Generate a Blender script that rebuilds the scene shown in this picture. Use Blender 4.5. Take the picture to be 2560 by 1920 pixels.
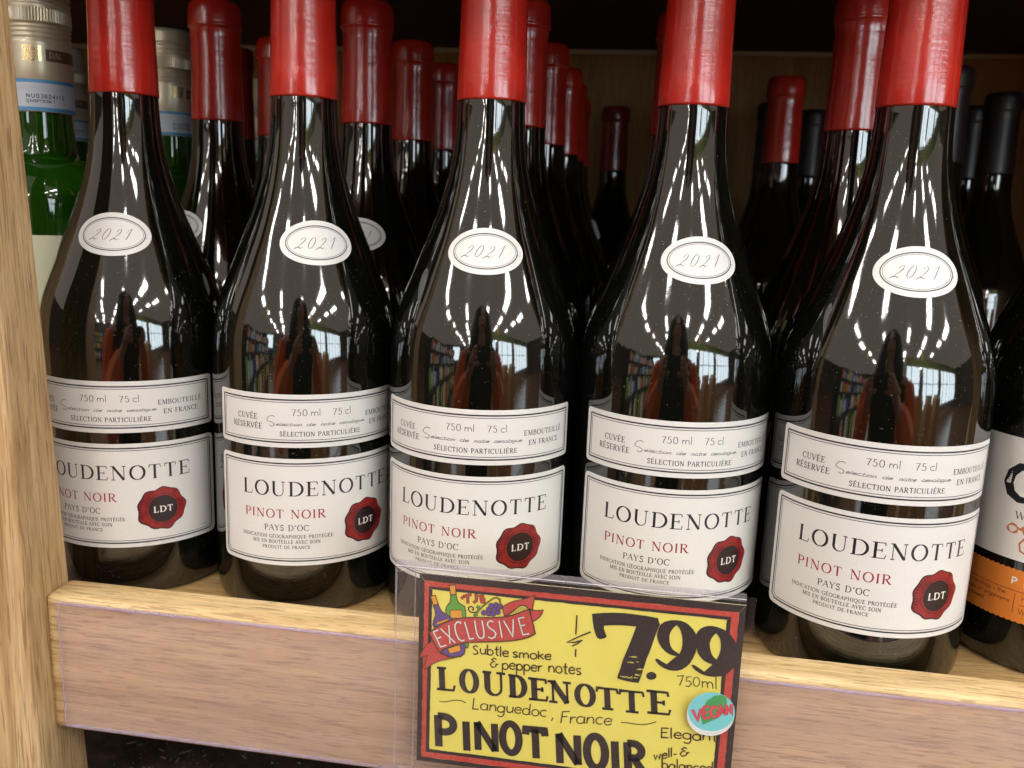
import bpy, bmesh, math, random
import numpy as np
from mathutils import Matrix, Vector
from mathutils.geometry import tessellate_polygon
random.seed(7)
rad = math.radians
MM = 0.001
for o in list(bpy.data.objects): bpy.data.objects.remove(o)
scene = bpy.context.scene
C = scene.collection

# ------------------------------------------------------------------ camera
camd = bpy.data.cameras.new('camera')
cam = bpy.data.objects.new('camera', camd); C.objects.link(cam)
camd.sensor_width = 36.0
camd.lens = 36.0 * 2192.506 / 2560.0
camd.clip_start = 0.01; camd.clip_end = 60.0
ROT = Matrix(((0.98731021, -0.06642085, 0.14424566), (0.1543764, 0.18845898, -0.96987171), (0.03723531, 0.97983237, 0.19632129)))
CAM = Vector((219.506, -351.768, 188.602)) * MM
cam.matrix_world = Matrix.Translation(CAM) @ ROT.to_4x4()
camd.dof.use_dof = True
camd.dof.focus_distance = 0.350
camd.dof.aperture_fstop = 17.0
scene.camera = cam

# ------------------------------------------------------------------ world: the dim warm grey room of the shop
world = bpy.data.worlds.new('World'); scene.world = world
world.use_nodes = True
wn = world.node_tree.nodes['Background']
wn.inputs[0].default_value = (1.0, 0.82, 0.70, 1)
wn.inputs[1].default_value = 0.44

scene.view_settings.view_transform = 'Standard'
scene.view_settings.look = 'None'
scene.view_settings.exposure = 0.52
scene.view_settings.gamma = 1.0
scene.cycles.max_bounces = 10
scene.cycles.transparent_max_bounces = 16
scene.cycles.caustics_reflective = False
scene.cycles.caustics_refractive = False
scene.cycles.sample_clamp_indirect = 6.0
scene.cycles.use_denoising = True

# ------------------------------------------------------------------ helpers
def link(o, parent=None):
    C.objects.link(o)
    if parent is not None: o.parent = parent
    return o
def mesh_obj(name, verts, faces, mats, parent=None, fm=None, smooth=False):
    me = bpy.data.meshes.new(name)
    me.from_pydata([tuple(v) for v in verts], [], [tuple(f) for f in faces])
    for m in (mats if isinstance(mats, (list, tuple)) else [mats]): me.materials.append(m)
    if fm is not None: me.polygons.foreach_set('material_index', fm)
    if smooth: me.polygons.foreach_set('use_smooth', [True] * len(me.polygons))
    me.update()
    return link(bpy.data.objects.new(name, me), parent)
def tag(o, label=None, cat=None, group=None, kind=None):
    if label: o['label'] = label
    if cat: o['category'] = cat
    if group: o['group'] = group
    if kind: o['kind'] = kind
    return o
def empty(name, loc=(0, 0, 0), rz=0.0):
    o = bpy.data.objects.new(name, None); C.objects.link(o)
    o.location = Vector(loc) * MM; o.rotation_euler = (0, 0, rz); o.empty_display_size = 0.02
    return o
def box(name, lo, hi, mat, parent=None, bevel=0.0, seg=2):
    bm = bmesh.new(); bmesh.ops.create_cube(bm, size=1.0)
    for v in bm.verts:
        v.co = Vector([(lo[i] + hi[i]) / 2 + v.co[i] * (hi[i] - lo[i]) for i in range(3)]) * MM
    if bevel: bmesh.ops.bevel(bm, geom=list(bm.edges), offset=bevel * MM, segments=seg, profile=0.5, affect='EDGES')
    me = bpy.data.meshes.new(name); bm.to_mesh(me); bm.free(); me.materials.append(mat)
    return link(bpy.data.objects.new(name, me), parent)
def lathe(name, prof, mat, parent=None, seg=112, fm=None, cap_top=False):
    vs = []; fs = []
    for (z, r) in prof:
        for k in range(seg):
            a = 2 * math.pi * k / seg
            vs.append((r * math.sin(a) * MM, -r * math.cos(a) * MM, z * MM))
    for i in range(len(prof) - 1):
        for k in range(seg):
            k2 = (k + 1) % seg
            fs.append((i * seg + k, i * seg + k2, (i + 1) * seg + k2, (i + 1) * seg + k))
    if cap_top: fs.append(tuple((len(prof) - 1) * seg + k for k in range(seg)))
    o = mesh_obj(name, vs, fs, mat, parent, smooth=True)
    return o
def copy_tree(o, parent=None):
    c = o.copy(); C.objects.link(c)
    if parent is not None: c.parent = parent
    for ch in o.children: copy_tree(ch, c)
    return c

# ------------------------------------------------------------------ materials
def principled(name, col, rough=0.5, ior=1.5, **kw):
    m = bpy.data.materials.new(name); m.use_nodes = True
    b = m.node_tree.nodes['Principled BSDF']
    b.inputs['Base Color'].default_value = (*col, 1); b.inputs['Roughness'].default_value = rough
    b.inputs['IOR'].default_value = ior
    for k, v in kw.items(): b.inputs[k.replace('_', ' ')].default_value = v
    return m
def N(m, t, **kw):
    n = m.node_tree.nodes.new(t)
    for k, v in kw.items(): setattr(n, k, v)
    return n
def L(m, a, b): m.node_tree.links.new(a, b)
def mapped(m, scale, rot=(0, 0, 0), vary=False):
    tc = N(m, 'ShaderNodeTexCoord'); mp = N(m, 'ShaderNodeMapping')
    if vary:
        oi = N(m, 'ShaderNodeObjectInfo'); ml = N(m, 'ShaderNodeMath', operation='MULTIPLY'); L(m, oi.outputs['Random'], ml.inputs[0]); ml.inputs[1].default_value = 3.0
        cb = N(m, 'ShaderNodeCombineXYZ')
        for q in (0, 1, 2): L(m, ml.outputs[0], cb.inputs[q])
        L(m, cb.outputs[0], mp.inputs['Location'])
    mp.inputs['Scale'].default_value = scale; mp.inputs['Rotation'].default_value = rot
    L(m, tc.outputs['Object'], mp.inputs['Vector']); return mp
def noise(m, vec, scale, detail=4, rough=0.5, dist=0.0):
    n = N(m, 'ShaderNodeTexNoise'); n.inputs['Scale'].default_value = scale; n.inputs['Detail'].default_value = detail
    n.inputs['Roughness'].default_value = rough; n.inputs['Distortion'].default_value = dist
    L(m, vec.outputs[0], n.inputs['Vector']); return n
def ramp(m, src, stops):
    r = N(m, 'ShaderNodeValToRGB'); e = r.color_ramp.elements
    while len(e) < len(stops): e.new(0.5)
    for i, (p, c) in enumerate(stops):
        e[i].position = p; e[i].color = (*c, 1) if len(c) == 3 else c
    L(m, src, r.inputs[0]); return r
def mixc(m, fac, a, b, mode='MIX'):
    x = N(m, 'ShaderNodeMix', data_type='RGBA', blend_type=mode)
    for sock, v in ((x.inputs[0], fac), (x.inputs[6], a), (x.inputs[7], b)):
        if isinstance(v, (int, float)): sock.default_value = v
        elif isinstance(v, tuple): sock.default_value = (*v, 1)
        else: L(m, v, sock)
    return x.outputs[2]
def bump(m, h, strength, dist):
    b = N(m, 'ShaderNodeBump'); b.inputs['Strength'].default_value = strength; b.inputs['Distance'].default_value = dist
    L(m, h, b.inputs['Height']); L(m, b.outputs[0], m.node_tree.nodes['Principled BSDF'].inputs['Normal'])

def oak(name, axis, base=(0.55, 0.365, 0.165), dark=(0.30, 0.155, 0.05), light=(0.68, 0.485, 0.25), rough=0.48, pore=0.7, plen=0.075):
    m = principled(name, base, rough)
    P = m.node_tree.nodes['Principled BSDF']
    st = [1.0, 1.0, 1.0]; st[axis] = 0.06
    mp = mapped(m, tuple(st))
    broad = noise(m, mp, 90, 5, 0.62, 0.8)
    fine = noise(m, mp, 420, 6, 0.65, 0.3)
    st2 = [1.0, 1.0, 1.0]; st2[axis] = plen
    mp2 = mapped(m, tuple(st2)); pores = noise(m, mp2, 1150, 2, 0.5, 0.3)
    st3 = [1, 1, 1]; st3[axis] = 0.3
    mp3 = mapped(m, tuple(st3)); blotch = noise(m, mp3, 22, 5, 0.6, 0.0)
    c1 = ramp(m, broad.outputs[0], [(0.30, dark), (0.46, base), (0.66, light)])
    c2 = ramp(m, fine.outputs[0], [(0.38, (0.55, 0.44, 0.32)), (0.55, (1, 1, 1))])
    a = mixc(m, 0.45, c1.outputs[0], c2.outputs[0], 'MULTIPLY')
    pr = ramp(m, pores.outputs[0], [(0.395, (1, 1, 1)), (0.43, (0, 0, 0))])
    pm = N(m, 'ShaderNodeMath', operation='MULTIPLY'); L(m, pr.outputs[0], pm.inputs[0]); pm.inputs[1].default_value = pore
    b = mixc(m, pm.outputs[0], a, (0.20, 0.10, 0.035))
    br = ramp(m, blotch.outputs[0], [(0.3, (0.83, 0.78, 0.72)), (0.6, (1.06, 1.04, 1.0))])
    c = mixc(m, 0.8, b, br.outputs[0], 'MULTIPLY')
    # small stains and dents
    mp4 = mapped(m, (1, 1, 1)); st4 = noise(m, mp4, 90, 6, 0.7)
    sr = ramp(m, st4.outputs[0], [(0.66, (0, 0, 0)), (0.74, (1, 1, 1))])
    sm = N(m, 'ShaderNodeMath', operation='MULTIPLY'); L(m, sr.outputs[0], sm.inputs[0]); sm.inputs[1].default_value = 0.45
    d = mixc(m, sm.outputs[0], c, (0.26, 0.13, 0.075))
    L(m, d, P.inputs['Base Color'])
    ad = N(m, 'ShaderNodeMath', operation='ADD'); L(m, fine.outputs[0], ad.inputs[0]); L(m, pores.outputs[0], ad.inputs[1])
    bump(m, ad.outputs[0], 0.35, 0.0008)
    return m
OAKX = oak('oak_along', 0, base=(0.66, 0.485, 0.245), dark=(0.50, 0.33, 0.15), light=(0.76, 0.60, 0.34), pore=0.5)
OAKZ = oak('oak_upright', 2, base=(0.60, 0.42, 0.22), dark=(0.42, 0.265, 0.125), light=(0.72, 0.54, 0.32), pore=0.55, plen=0.032)
OAKS = oak('oak_shelf_top', 0, base=(0.50, 0.33, 0.14), light=(0.6, 0.42, 0.2))
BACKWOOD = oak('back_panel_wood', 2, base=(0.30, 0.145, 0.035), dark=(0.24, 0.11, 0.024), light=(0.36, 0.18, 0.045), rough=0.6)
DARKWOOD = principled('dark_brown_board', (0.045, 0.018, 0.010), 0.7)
BATTEN = principled('pale_batten', (0.42, 0.32, 0.2), 0.6)

def dirty_floor():
    m = principled('dusty_dark_board', (0.03, 0.02, 0.016), 0.75)
    mp = mapped(m, (1, 1, 1)); n1 = noise(m, mp, 120, 8, 0.7); n2 = noise(m, mp, 600, 4, 0.7)
    r = ramp(m, n1.outputs[0], [(0.3, (0.018, 0.010, 0.007)), (0.55, (0.06, 0.036, 0.025)), (0.75, (0.14, 0.09, 0.065))])
    r2 = ramp(m, n2.outputs[0], [(0.6, (0, 0, 0)), (0.78, (1, 1, 1))])
    x = mixc(m, r2.outputs[0], r.outputs[0], (0.09, 0.065, 0.05))
    L(m, x, m.node_tree.nodes['Principled BSDF'].inputs['Base Color']); bump(m, n1.outputs[0], 0.6, 0.002)
    return m
DUSTY = dirty_floor()

def glass_black(name, col=(0.0025, 0.003, 0.002)):
    m = principled(name, col, 0.055, 1.92)
    mp = mapped(m, (1, 1, 0.35), vary=True); n = noise(m, mp, 55, 2, 0.4)
    mp2 = mapped(m, (1, 1, 1), vary=True); n2 = noise(m, mp2, 620, 2, 0.5)
    ad = N(m, 'ShaderNodeMath', operation='MULTIPLY_ADD'); L(m, n2.outputs[0], ad.inputs[0]); ad.inputs[1].default_value = 0.07; L(m, n.outputs[0], ad.inputs[2])
    bump(m, ad.outputs[0], 0.12, 0.0008)
    # a few specks of dust on the glass
    n3 = noise(m, mp2, 1500, 1, 0.5); r3 = ramp(m, n3.outputs[0], [(0.735, (0, 0, 0)), (0.77, (1, 1, 1))])
    x = mixc(m, r3.outputs[0], col, (0.16, 0.15, 0.13))
    L(m, x, m.node_tree.nodes['Principled BSDF'].inputs['Base Color'])
    return m
GLASS = glass_black('black_green_glass')
GREEN = principled('green_glass', (0.018, 0.095, 0.005), 0.03, 1.6, Transmission_Weight=0.6)

def capsule_mat(name, col, rough=0.24):
    m = principled(name, col, rough, 1.75)
    mp = mapped(m, (1, 1, 1), vary=True); a = noise(m, mp, 70, 3, 0.5)
    mpz = mapped(m, (0.12, 0.12, 1.0), vary=True); b = noise(m, mpz, 620, 3, 0.6)
    mp3 = mapped(m, (1, 1, 0.6), vary=True); c3 = noise(m, mp3, 230, 4, 0.6)
    rr = ramp(m, c3.outputs[0], [(0.58, (0, 0, 0)), (0.70, (1, 1, 1))])
    ad = N(m, 'ShaderNodeMath', operation='MULTIPLY_ADD'); L(m, b.outputs[0], ad.inputs[0]); ad.inputs[1].default_value = 0.22; L(m, a.outputs[0], ad.inputs[2])
    ad2 = N(m, 'ShaderNodeMath', operation='MULTIPLY_ADD'); L(m, rr.outputs[0], ad2.inputs[0]); ad2.inputs[1].default_value = 0.10; L(m, ad.outputs[0], ad2.inputs[2])
    bump(m, ad2.outputs[0], 0.38, 0.0010)
    cr = ramp(m, a.outputs[0], [(0.3, tuple(x * 0.86 for x in col)), (0.7, tuple(min(1, x * 1.1) for x in col))])
    L(m, cr.outputs[0], m.node_tree.nodes['Principled BSDF'].inputs['Base Color'])
    return m
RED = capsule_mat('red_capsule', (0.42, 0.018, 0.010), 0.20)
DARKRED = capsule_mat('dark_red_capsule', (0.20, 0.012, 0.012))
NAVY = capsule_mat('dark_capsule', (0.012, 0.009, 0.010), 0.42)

def paper(name, col, grain=900, st=0.12, rough=0.55):
    m = principled(name, col, rough, 1.45)
    mp = mapped(m, (1, 1, 1)); n = noise(m, mp, grain, 4, 0.6)
    r = ramp(m, n.outputs[0], [(0.3, tuple(x * 0.98 for x in col)), (0.7, tuple(min(1, x * 1.01) for x in col))])
    L(m, r.outputs[0], m.node_tree.nodes['Principled BSDF'].inputs['Base Color']); bump(m, n.outputs[0], st, 0.0002)
    return m
PAPER = paper('label_paper', (0.70, 0.69, 0.67), st=0.06, rough=0.42)
PAPER2 = paper('textured_cream_paper', (0.80, 0.77, 0.72), grain=260, st=0.5)
INK = principled('black_print', (0.012, 0.010, 0.014), 0.38)
GREYINK = principled('grey_script_print', (0.13, 0.125, 0.135), 0.4)
REDINK = principled('dark_red_print', (0.30, 0.010, 0.022), 0.4)
def seal_mat():
    m = principled('seal_red_print', (0.36, 0.022, 0.022), 0.38)
    mp = mapped(m, (1, 1, 1)); n = noise(m, mp, 330, 4, 0.6)
    r = ramp(m, n.outputs[0], [(0.32, (0.15, 0.008, 0.010)), (0.5, (0.25, 0.014, 0.015)), (0.7, (0.31, 0.028, 0.026))])
    L(m, r.outputs[0], m.node_tree.nodes['Principled BSDF'].inputs['Base Color']); return m
SEAL = seal_mat()
SEALDARK = principled('seal_dark_print', (0.020, 0.009, 0.009), 0.38)
WHITEINK = principled('white_print', (0.82, 0.8, 0.76), 0.4)

def marker(name, col, col2, scale=260):
    m = principled(name, col, 0.6)
    mp = mapped(m, (1, 1, 1)); n = noise(m, mp, scale, 6, 0.75)
    r = ramp(m, n.outputs[0], [(0.38, col), (0.68, col2)])
    L(m, r.outputs[0], m.node_tree.nodes['Principled BSDF'].inputs['Base Color']); return m
MK_BLACK = marker('black_marker', (0.022, 0.014, 0.014), (0.055, 0.036, 0.032), 900)
MK_THIN = marker('brown_black_pen', (0.06, 0.033, 0.012), (0.11, 0.07, 0.025))
MK_RED = marker('red_marker', (0.56, 0.045, 0.03), (0.60, 0.12, 0.085), 700)
BANNER = marker('banner_red_print', (0.55, 0.06, 0.055), (0.60, 0.10, 0.09))
YELLOW = marker('yellow_card', (0.90, 0.79, 0.14), (0.92, 0.82, 0.18), 90)
def dirty_yellow():
    m = YELLOW; mp = mapped(m, (1, 1, 1)); n = noise(m, mp, 60, 6, 0.7)
    P = m.node_tree.nodes['Principled BSDF']; src = P.inputs['Base Color'].links[0].from_socket
    r = ramp(m, n.outputs[0], [(0.69, (0, 0, 0)), (0.80, (0.5, 0.5, 0.5))])
    L(m, mixc(m, r.outputs[0], src, (0.60, 0.40, 0.07)), P.inputs['Base Color'])
dirty_yellow()
A_GREEN = principled('green_print', (0.13, 0.38, 0.06), 0.6)
A_PURPLE = principled('purple_print', (0.13, 0.075, 0.28), 0.6)
A_ORANGE = principled('orange_print', (0.80, 0.36, 0.045), 0.6)
A_OLIVE = principled('olive_print', (0.25, 0.28, 0.02), 0.6)
TEAL = principled('teal_print', (0.20, 0.58, 0.62), 0.35)
LEAF = principled('leaf_green_print', (0.08, 0.33, 0.12), 0.35)
PINK = principled('pink_red_print', (0.68, 0.10, 0.13), 0.35)
STICKER = principled('white_sticker', (0.80, 0.80, 0.80), 0.3)
ORANGE = paper('orange_label_paper', (0.72, 0.215, 0.030), grain=300, st=0.3)
MAROON = principled('maroon_print', (0.16, 0.012, 0.014), 0.5)
COPPER = principled('copper_print', (0.58, 0.16, 0.055), 0.45)

def clear(name, tint, milk, milkcol, rough=0.06, ior=1.5):
    m = bpy.data.materials.new(name); m.use_nodes = True; nt = m.node_tree; nt.nodes.clear()
    out = nt.nodes.new('ShaderNodeOutputMaterial'); tr = nt.nodes.new('ShaderNodeBsdfTransparent'); tr.inputs[0].default_value = (*tint, 1)
    df = nt.nodes.new('ShaderNodeBsdfDiffuse'); df.inputs[0].default_value = (*milkcol, 1)
    gl = nt.nodes.new('ShaderNodeBsdfGlossy'); gl.inputs['Roughness'].default_value = rough
    lw = nt.nodes.new('ShaderNodeLayerWeight'); lw.inputs[0].default_value = 0.5; pw = nt.nodes.new('ShaderNodeMath'); pw.operation = 'POWER'; nt.links.new(lw.outputs['Facing'], pw.inputs[0]); pw.inputs[1].default_value = 4.0
    fr = nt.nodes.new('ShaderNodeMath'); fr.operation = 'MULTIPLY_ADD'; nt.links.new(pw.outputs[0], fr.inputs[0]); fr.inputs[1].default_value = 0.7; fr.inputs[2].default_value = 0.022
    tc = nt.nodes.new('ShaderNodeTexCoord'); mp = nt.nodes.new('ShaderNodeMapping'); mp.inputs['Scale'].default_value = (0.5, 1, 1)
    nz = nt.nodes.new('ShaderNodeTexNoise'); nz.inputs['Scale'].default_value = 45; nz.inputs['Detail'].default_value = 6; nz.inputs['Roughness'].default_value = 0.65
    nt.links.new(tc.outputs['Object'], mp.inputs[0]); nt.links.new(mp.outputs[0], nz.inputs['Vector'])
    mr = nt.nodes.new('ShaderNodeMapRange'); mr.inputs[1].default_value = 0.35; mr.inputs[2].default_value = 0.75; mr.inputs[3].default_value = milk * 0.8; mr.inputs[4].default_value = milk * 1.5
    nt.links.new(nz.outputs[0], mr.inputs[0])
    m1 = nt.nodes.new('ShaderNodeMixShader'); m2 = nt.nodes.new('ShaderNodeMixShader')
    nt.links.new(mr.outputs[0], m1.inputs[0]); nt.links.new(tr.outputs[0], m1.inputs[1]); nt.links.new(df.outputs[0], m1.inputs[2])
    nt.links.new(fr.outputs[0], m2.inputs[0]); nt.links.new(m1.outputs[0], m2.inputs[1]); nt.links.new(gl.outputs[0], m2.inputs[2])
    nt.links.new(m2.outputs[0], out.inputs[0]); return m
STRIP = clear('lavender_clear_plastic', (0.99, 0.945, 0.935), 0.16, (0.78, 0.655, 0.62), 0.10)
STRIPEDGE = clear('lavender_plastic_edge', (0.90, 0.84, 0.94), 0.26, (0.66, 0.60, 0.74), 0.10)
CLEAR = clear('clear_plastic', (0.998, 0.997, 0.997), 0.012, (0.60, 0.54, 0.56), 0.07)
CLEAREDGE = clear('clear_plastic_edge', (0.90, 0.89, 0.91), 0.15, (0.66, 0.62, 0.66), 0.10)

# ------------------------------------------------------------------ lettering
def arc(cx, cy, rx, ry, a0, a1, n=None):
    n = n or max(6, int(abs(a1 - a0) / 14))
    return [(cx + rx * math.cos(rad(a0 + (a1 - a0) * i / n)), cy + ry * math.sin(rad(a0 + (a1 - a0) * i / n))) for i in range(n + 1)]
def ln(*p): return [(p[i], p[i + 1]) for i in range(0, len(p), 2)]
# capitals on a cap height of 1: advance, strokes (points, T thick / t thin / a by direction), serifs (x, y, kind)
G = {
 'A': (0.74, [(ln(0.03, 0, 0.36, 1), 't'), (ln(0.37, 1, 0.68, 0), 'T'), (ln(0.16, 0.36, 0.55, 0.36), 't')], [(0.03, 0), (0.69, 0)]),
 'B': (0.66, [(ln(0.14, 0, 0.14, 1), 'T'), (ln(0.14, 0.98, 0.34, 0.98) + arc(0.34, 0.755, 0.2, 0.225, 80, -90) + ln(0.14, 0.53), 'a'), (ln(0.14, 0.53, 0.36, 0.53) + arc(0.36, 0.275, 0.24, 0.255, 80, -90) + ln(0.14, 0.02), 'a')], [(0.1, 0), (0.1, 1)]),
 'C': (0.74, [(arc(0.42, 0.5, 0.37, 0.5, 42, 318), 'a'), (ln(0.70, 0.98, 0.70, 0.72), 't')], []),
 'D': (0.80, [(ln(0.15, 0, 0.15, 1), 'T'), (ln(0.15, 0.98, 0.33, 0.98) + arc(0.33, 0.5, 0.40, 0.48, 85, -85) + ln(0.33, 0.02, 0.15, 0.02), 'a')], [(0.11, 0), (0.11, 1)]),
 'E': (0.66, [(ln(0.15, 0, 0.15, 1), 'T'), (ln(0.1, 0.98, 0.56, 0.98, 0.58, 0.80), 't'), (ln(0.15, 0.51, 0.44, 0.51), 't'), (ln(0.44, 0.62, 0.44, 0.40), 't'), (ln(0.1, 0.02, 0.58, 0.02, 0.62, 0.23), 't')], [(0.1, 0), (0.1, 1)]),
 'F': (0.60, [(ln(0.15, 0, 0.15, 1), 'T'), (ln(0.1, 0.98, 0.54, 0.98, 0.56, 0.80), 't'), (ln(0.15, 0.50, 0.42, 0.50), 't'), (ln(0.42, 0.61, 0.42, 0.39), 't')], [(0.15, 0), (0.1, 1)]),
 'G': (0.80, [(arc(0.42, 0.5, 0.37, 0.5, 45, 318), 'a'), (ln(0.69, 0.98, 0.69, 0.74), 't'), (ln(0.70, 0.06, 0.70, 0.40), 'T')], [(0.68, 0.41)]),
 'H': (0.82, [(ln(0.15, 0, 0.15, 1), 'T'), (ln(0.66, 0, 0.66, 1), 'T'), (ln(0.15, 0.52, 0.66, 0.52), 't')], [(0.15, 0), (0.15, 1), (0.66, 0), (0.66, 1)]),
 'I': (0.34, [(ln(0.17, 0, 0.17, 1), 'T')], [(0.17, 0), (0.17, 1)]),
 'L': (0.62, [(ln(0.15, 0, 0.15, 1), 'T'), (ln(0.1, 0.02, 0.54, 0.02, 0.59, 0.25), 't')], [(0.12, 0), (0.15, 1)]),
 'M': (0.94, [(ln(0.13, 0, 0.13, 1), 't'), (ln(0.15, 1, 0.46, 0.05), 'T'), (ln(0.46, 0.03, 0.77, 1), 't'), (ln(0.79, 0, 0.79, 1), 'T')], [(0.13, 0), (0.10, 1), (0.79, 0), (0.82, 1)]),
 'N': (0.84, [(ln(0.14, 0, 0.14, 1), 't'), (ln(0.13, 1, 0.68, 0.02), 'T'), (ln(0.69, 0, 0.69, 1), 't')], [(0.14, 0), (0.10, 1), (0.69, 1)]),
 'O': (0.82, [(arc(0.41, 0.5, 0.35, 0.5, 90, 450), 'a')], []),
 'P': (0.62, [(ln(0.15, 0, 0.15, 1), 'T'), (ln(0.15, 0.98, 0.32, 0.98) + arc(0.32, 0.73, 0.25, 0.25, 80, -90) + ln(0.15, 0.47), 'a')], [(0.15, 0), (0.11, 1)]),
 'Q': (0.82, [(arc(0.41, 0.5, 0.35, 0.5, 90, 450), 'a'), (ln(0.38, 0.02, 0.52, -0.16, 0.72, -0.24, 0.86, -0.18), 'a')], []),
 'R': (0.74, [(ln(0.15, 0, 0.15, 1), 'T'), (ln(0.15, 0.98, 0.32, 0.98) + arc(0.32, 0.745, 0.24, 0.235, 80, -90) + ln(0.15, 0.51), 'a'), (ln(0.33, 0.50, 0.52, 0.18, 0.66, 0.0), 'T')], [(0.15, 0), (0.11, 1), (0.68, 0)]),
 'S': (0.58, [([(0.47, 0.80), (0.42, 0.93), (0.29, 0.99), (0.14, 0.92), (0.09, 0.77), (0.14, 0.63), (0.28, 0.54), (0.43, 0.43), (0.49, 0.27), (0.43, 0.09), (0.27, 0.01), (0.12, 0.07), (0.08, 0.22)], 'a'), (ln(0.48, 0.98, 0.48, 0.76), 't'), (ln(0.08, 0.26, 0.08, 0.02), 't')], []),
 'T': (0.70, [(ln(0.35, 0, 0.35, 1), 'T'), (ln(0.05, 0.78, 0.07, 0.98, 0.63, 0.98, 0.65, 0.78), 't')], [(0.35, 0)]),
 'U': (0.80, [(ln(0.15, 1, 0.15, 0.34) + arc(0.40, 0.32, 0.25, 0.32, 185, 270), 'T2'), (arc(0.40, 0.32, 0.25, 0.32, 270, 355) + ln(0.65, 1), 't')], [(0.15, 1), (0.65, 1)]),
 'V': (0.74, [(ln(0.06, 1, 0.37, 0), 'T'), (ln(0.37, 0, 0.67, 1), 't')], [(0.06, 1), (0.67, 1)]),
 'W': (1.04, [(ln(0.06, 1, 0.32, 0), 'T'), (ln(0.32, 0, 0.52, 0.95), 't'), (ln(0.50, 1, 0.75, 0), 'T'), (ln(0.75, 0, 0.98, 1), 't')], [(0.06, 1), (0.52, 1), (0.98, 1)]),
 'X': (0.72, [(ln(0.08, 1, 0.64, 0), 'T'), (ln(0.62, 1, 0.08, 0), 't')], []),
 'Y': (0.70, [(ln(0.05, 1, 0.35, 0.48), 'T'), (ln(0.63, 1, 0.36, 0.48), 't'), (ln(0.35, 0.5, 0.35, 0), 'T')], [(0.06, 1), (0.64, 1), (0.35, 0)]),
 "'": (0.26, [(ln(0.15, 1.0, 0.15, 0.88, 0.09, 0.74), 'T')], []),
 '.': (0.25, [(ln(0.10, 0.05, 0.14, 0.05), 'T')], []), ',': (0.3, [(ln(0.14, 0.06, 0.06, -0.2), 'T')], []),
 ' ': (0.36, [], []),
 '0': (0.62, [(arc(0.31, 0.5, 0.24, 0.5, 90, 450), 'a')], []),
 '1': (0.4, [(ln(0.2, 0, 0.2, 1, 0.06, 0.85), 'a')], []),
 '2': (0.58, [(arc(0.29, 0.74, 0.21, 0.26, 170, -20) + ln(0.08, 0.03, 0.52, 0.03), 'a')], []),
 '3': (0.56, [(arc(0.26, 0.76, 0.2, 0.23, 150, -90) + arc(0.26, 0.27, 0.23, 0.27, 85, -150), 'a')], []),
 '4': (0.6, [(ln(0.42, 0, 0.42, 1, 0.05, 0.28, 0.56, 0.28), 'a')], []),
 '5': (0.54, [(ln(0.46, 0.97, 0.16, 0.97, 0.12, 0.58) + arc(0.25, 0.31, 0.22, 0.31, 105, -150), 'a')], []),
 '7': (0.56, [(ln(0.05, 0.97, 0.52, 0.97), 't'), (ln(0.52, 0.97, 0.34, 0.5, 0.24, 0), 'T')], []),
 '8': (0.58, [(arc(0.28, 0.75, 0.19, 0.24, 90, 450), 'a'), (arc(0.28, 0.26, 0.23, 0.26, 90, 450), 'a')], []),
}
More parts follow.
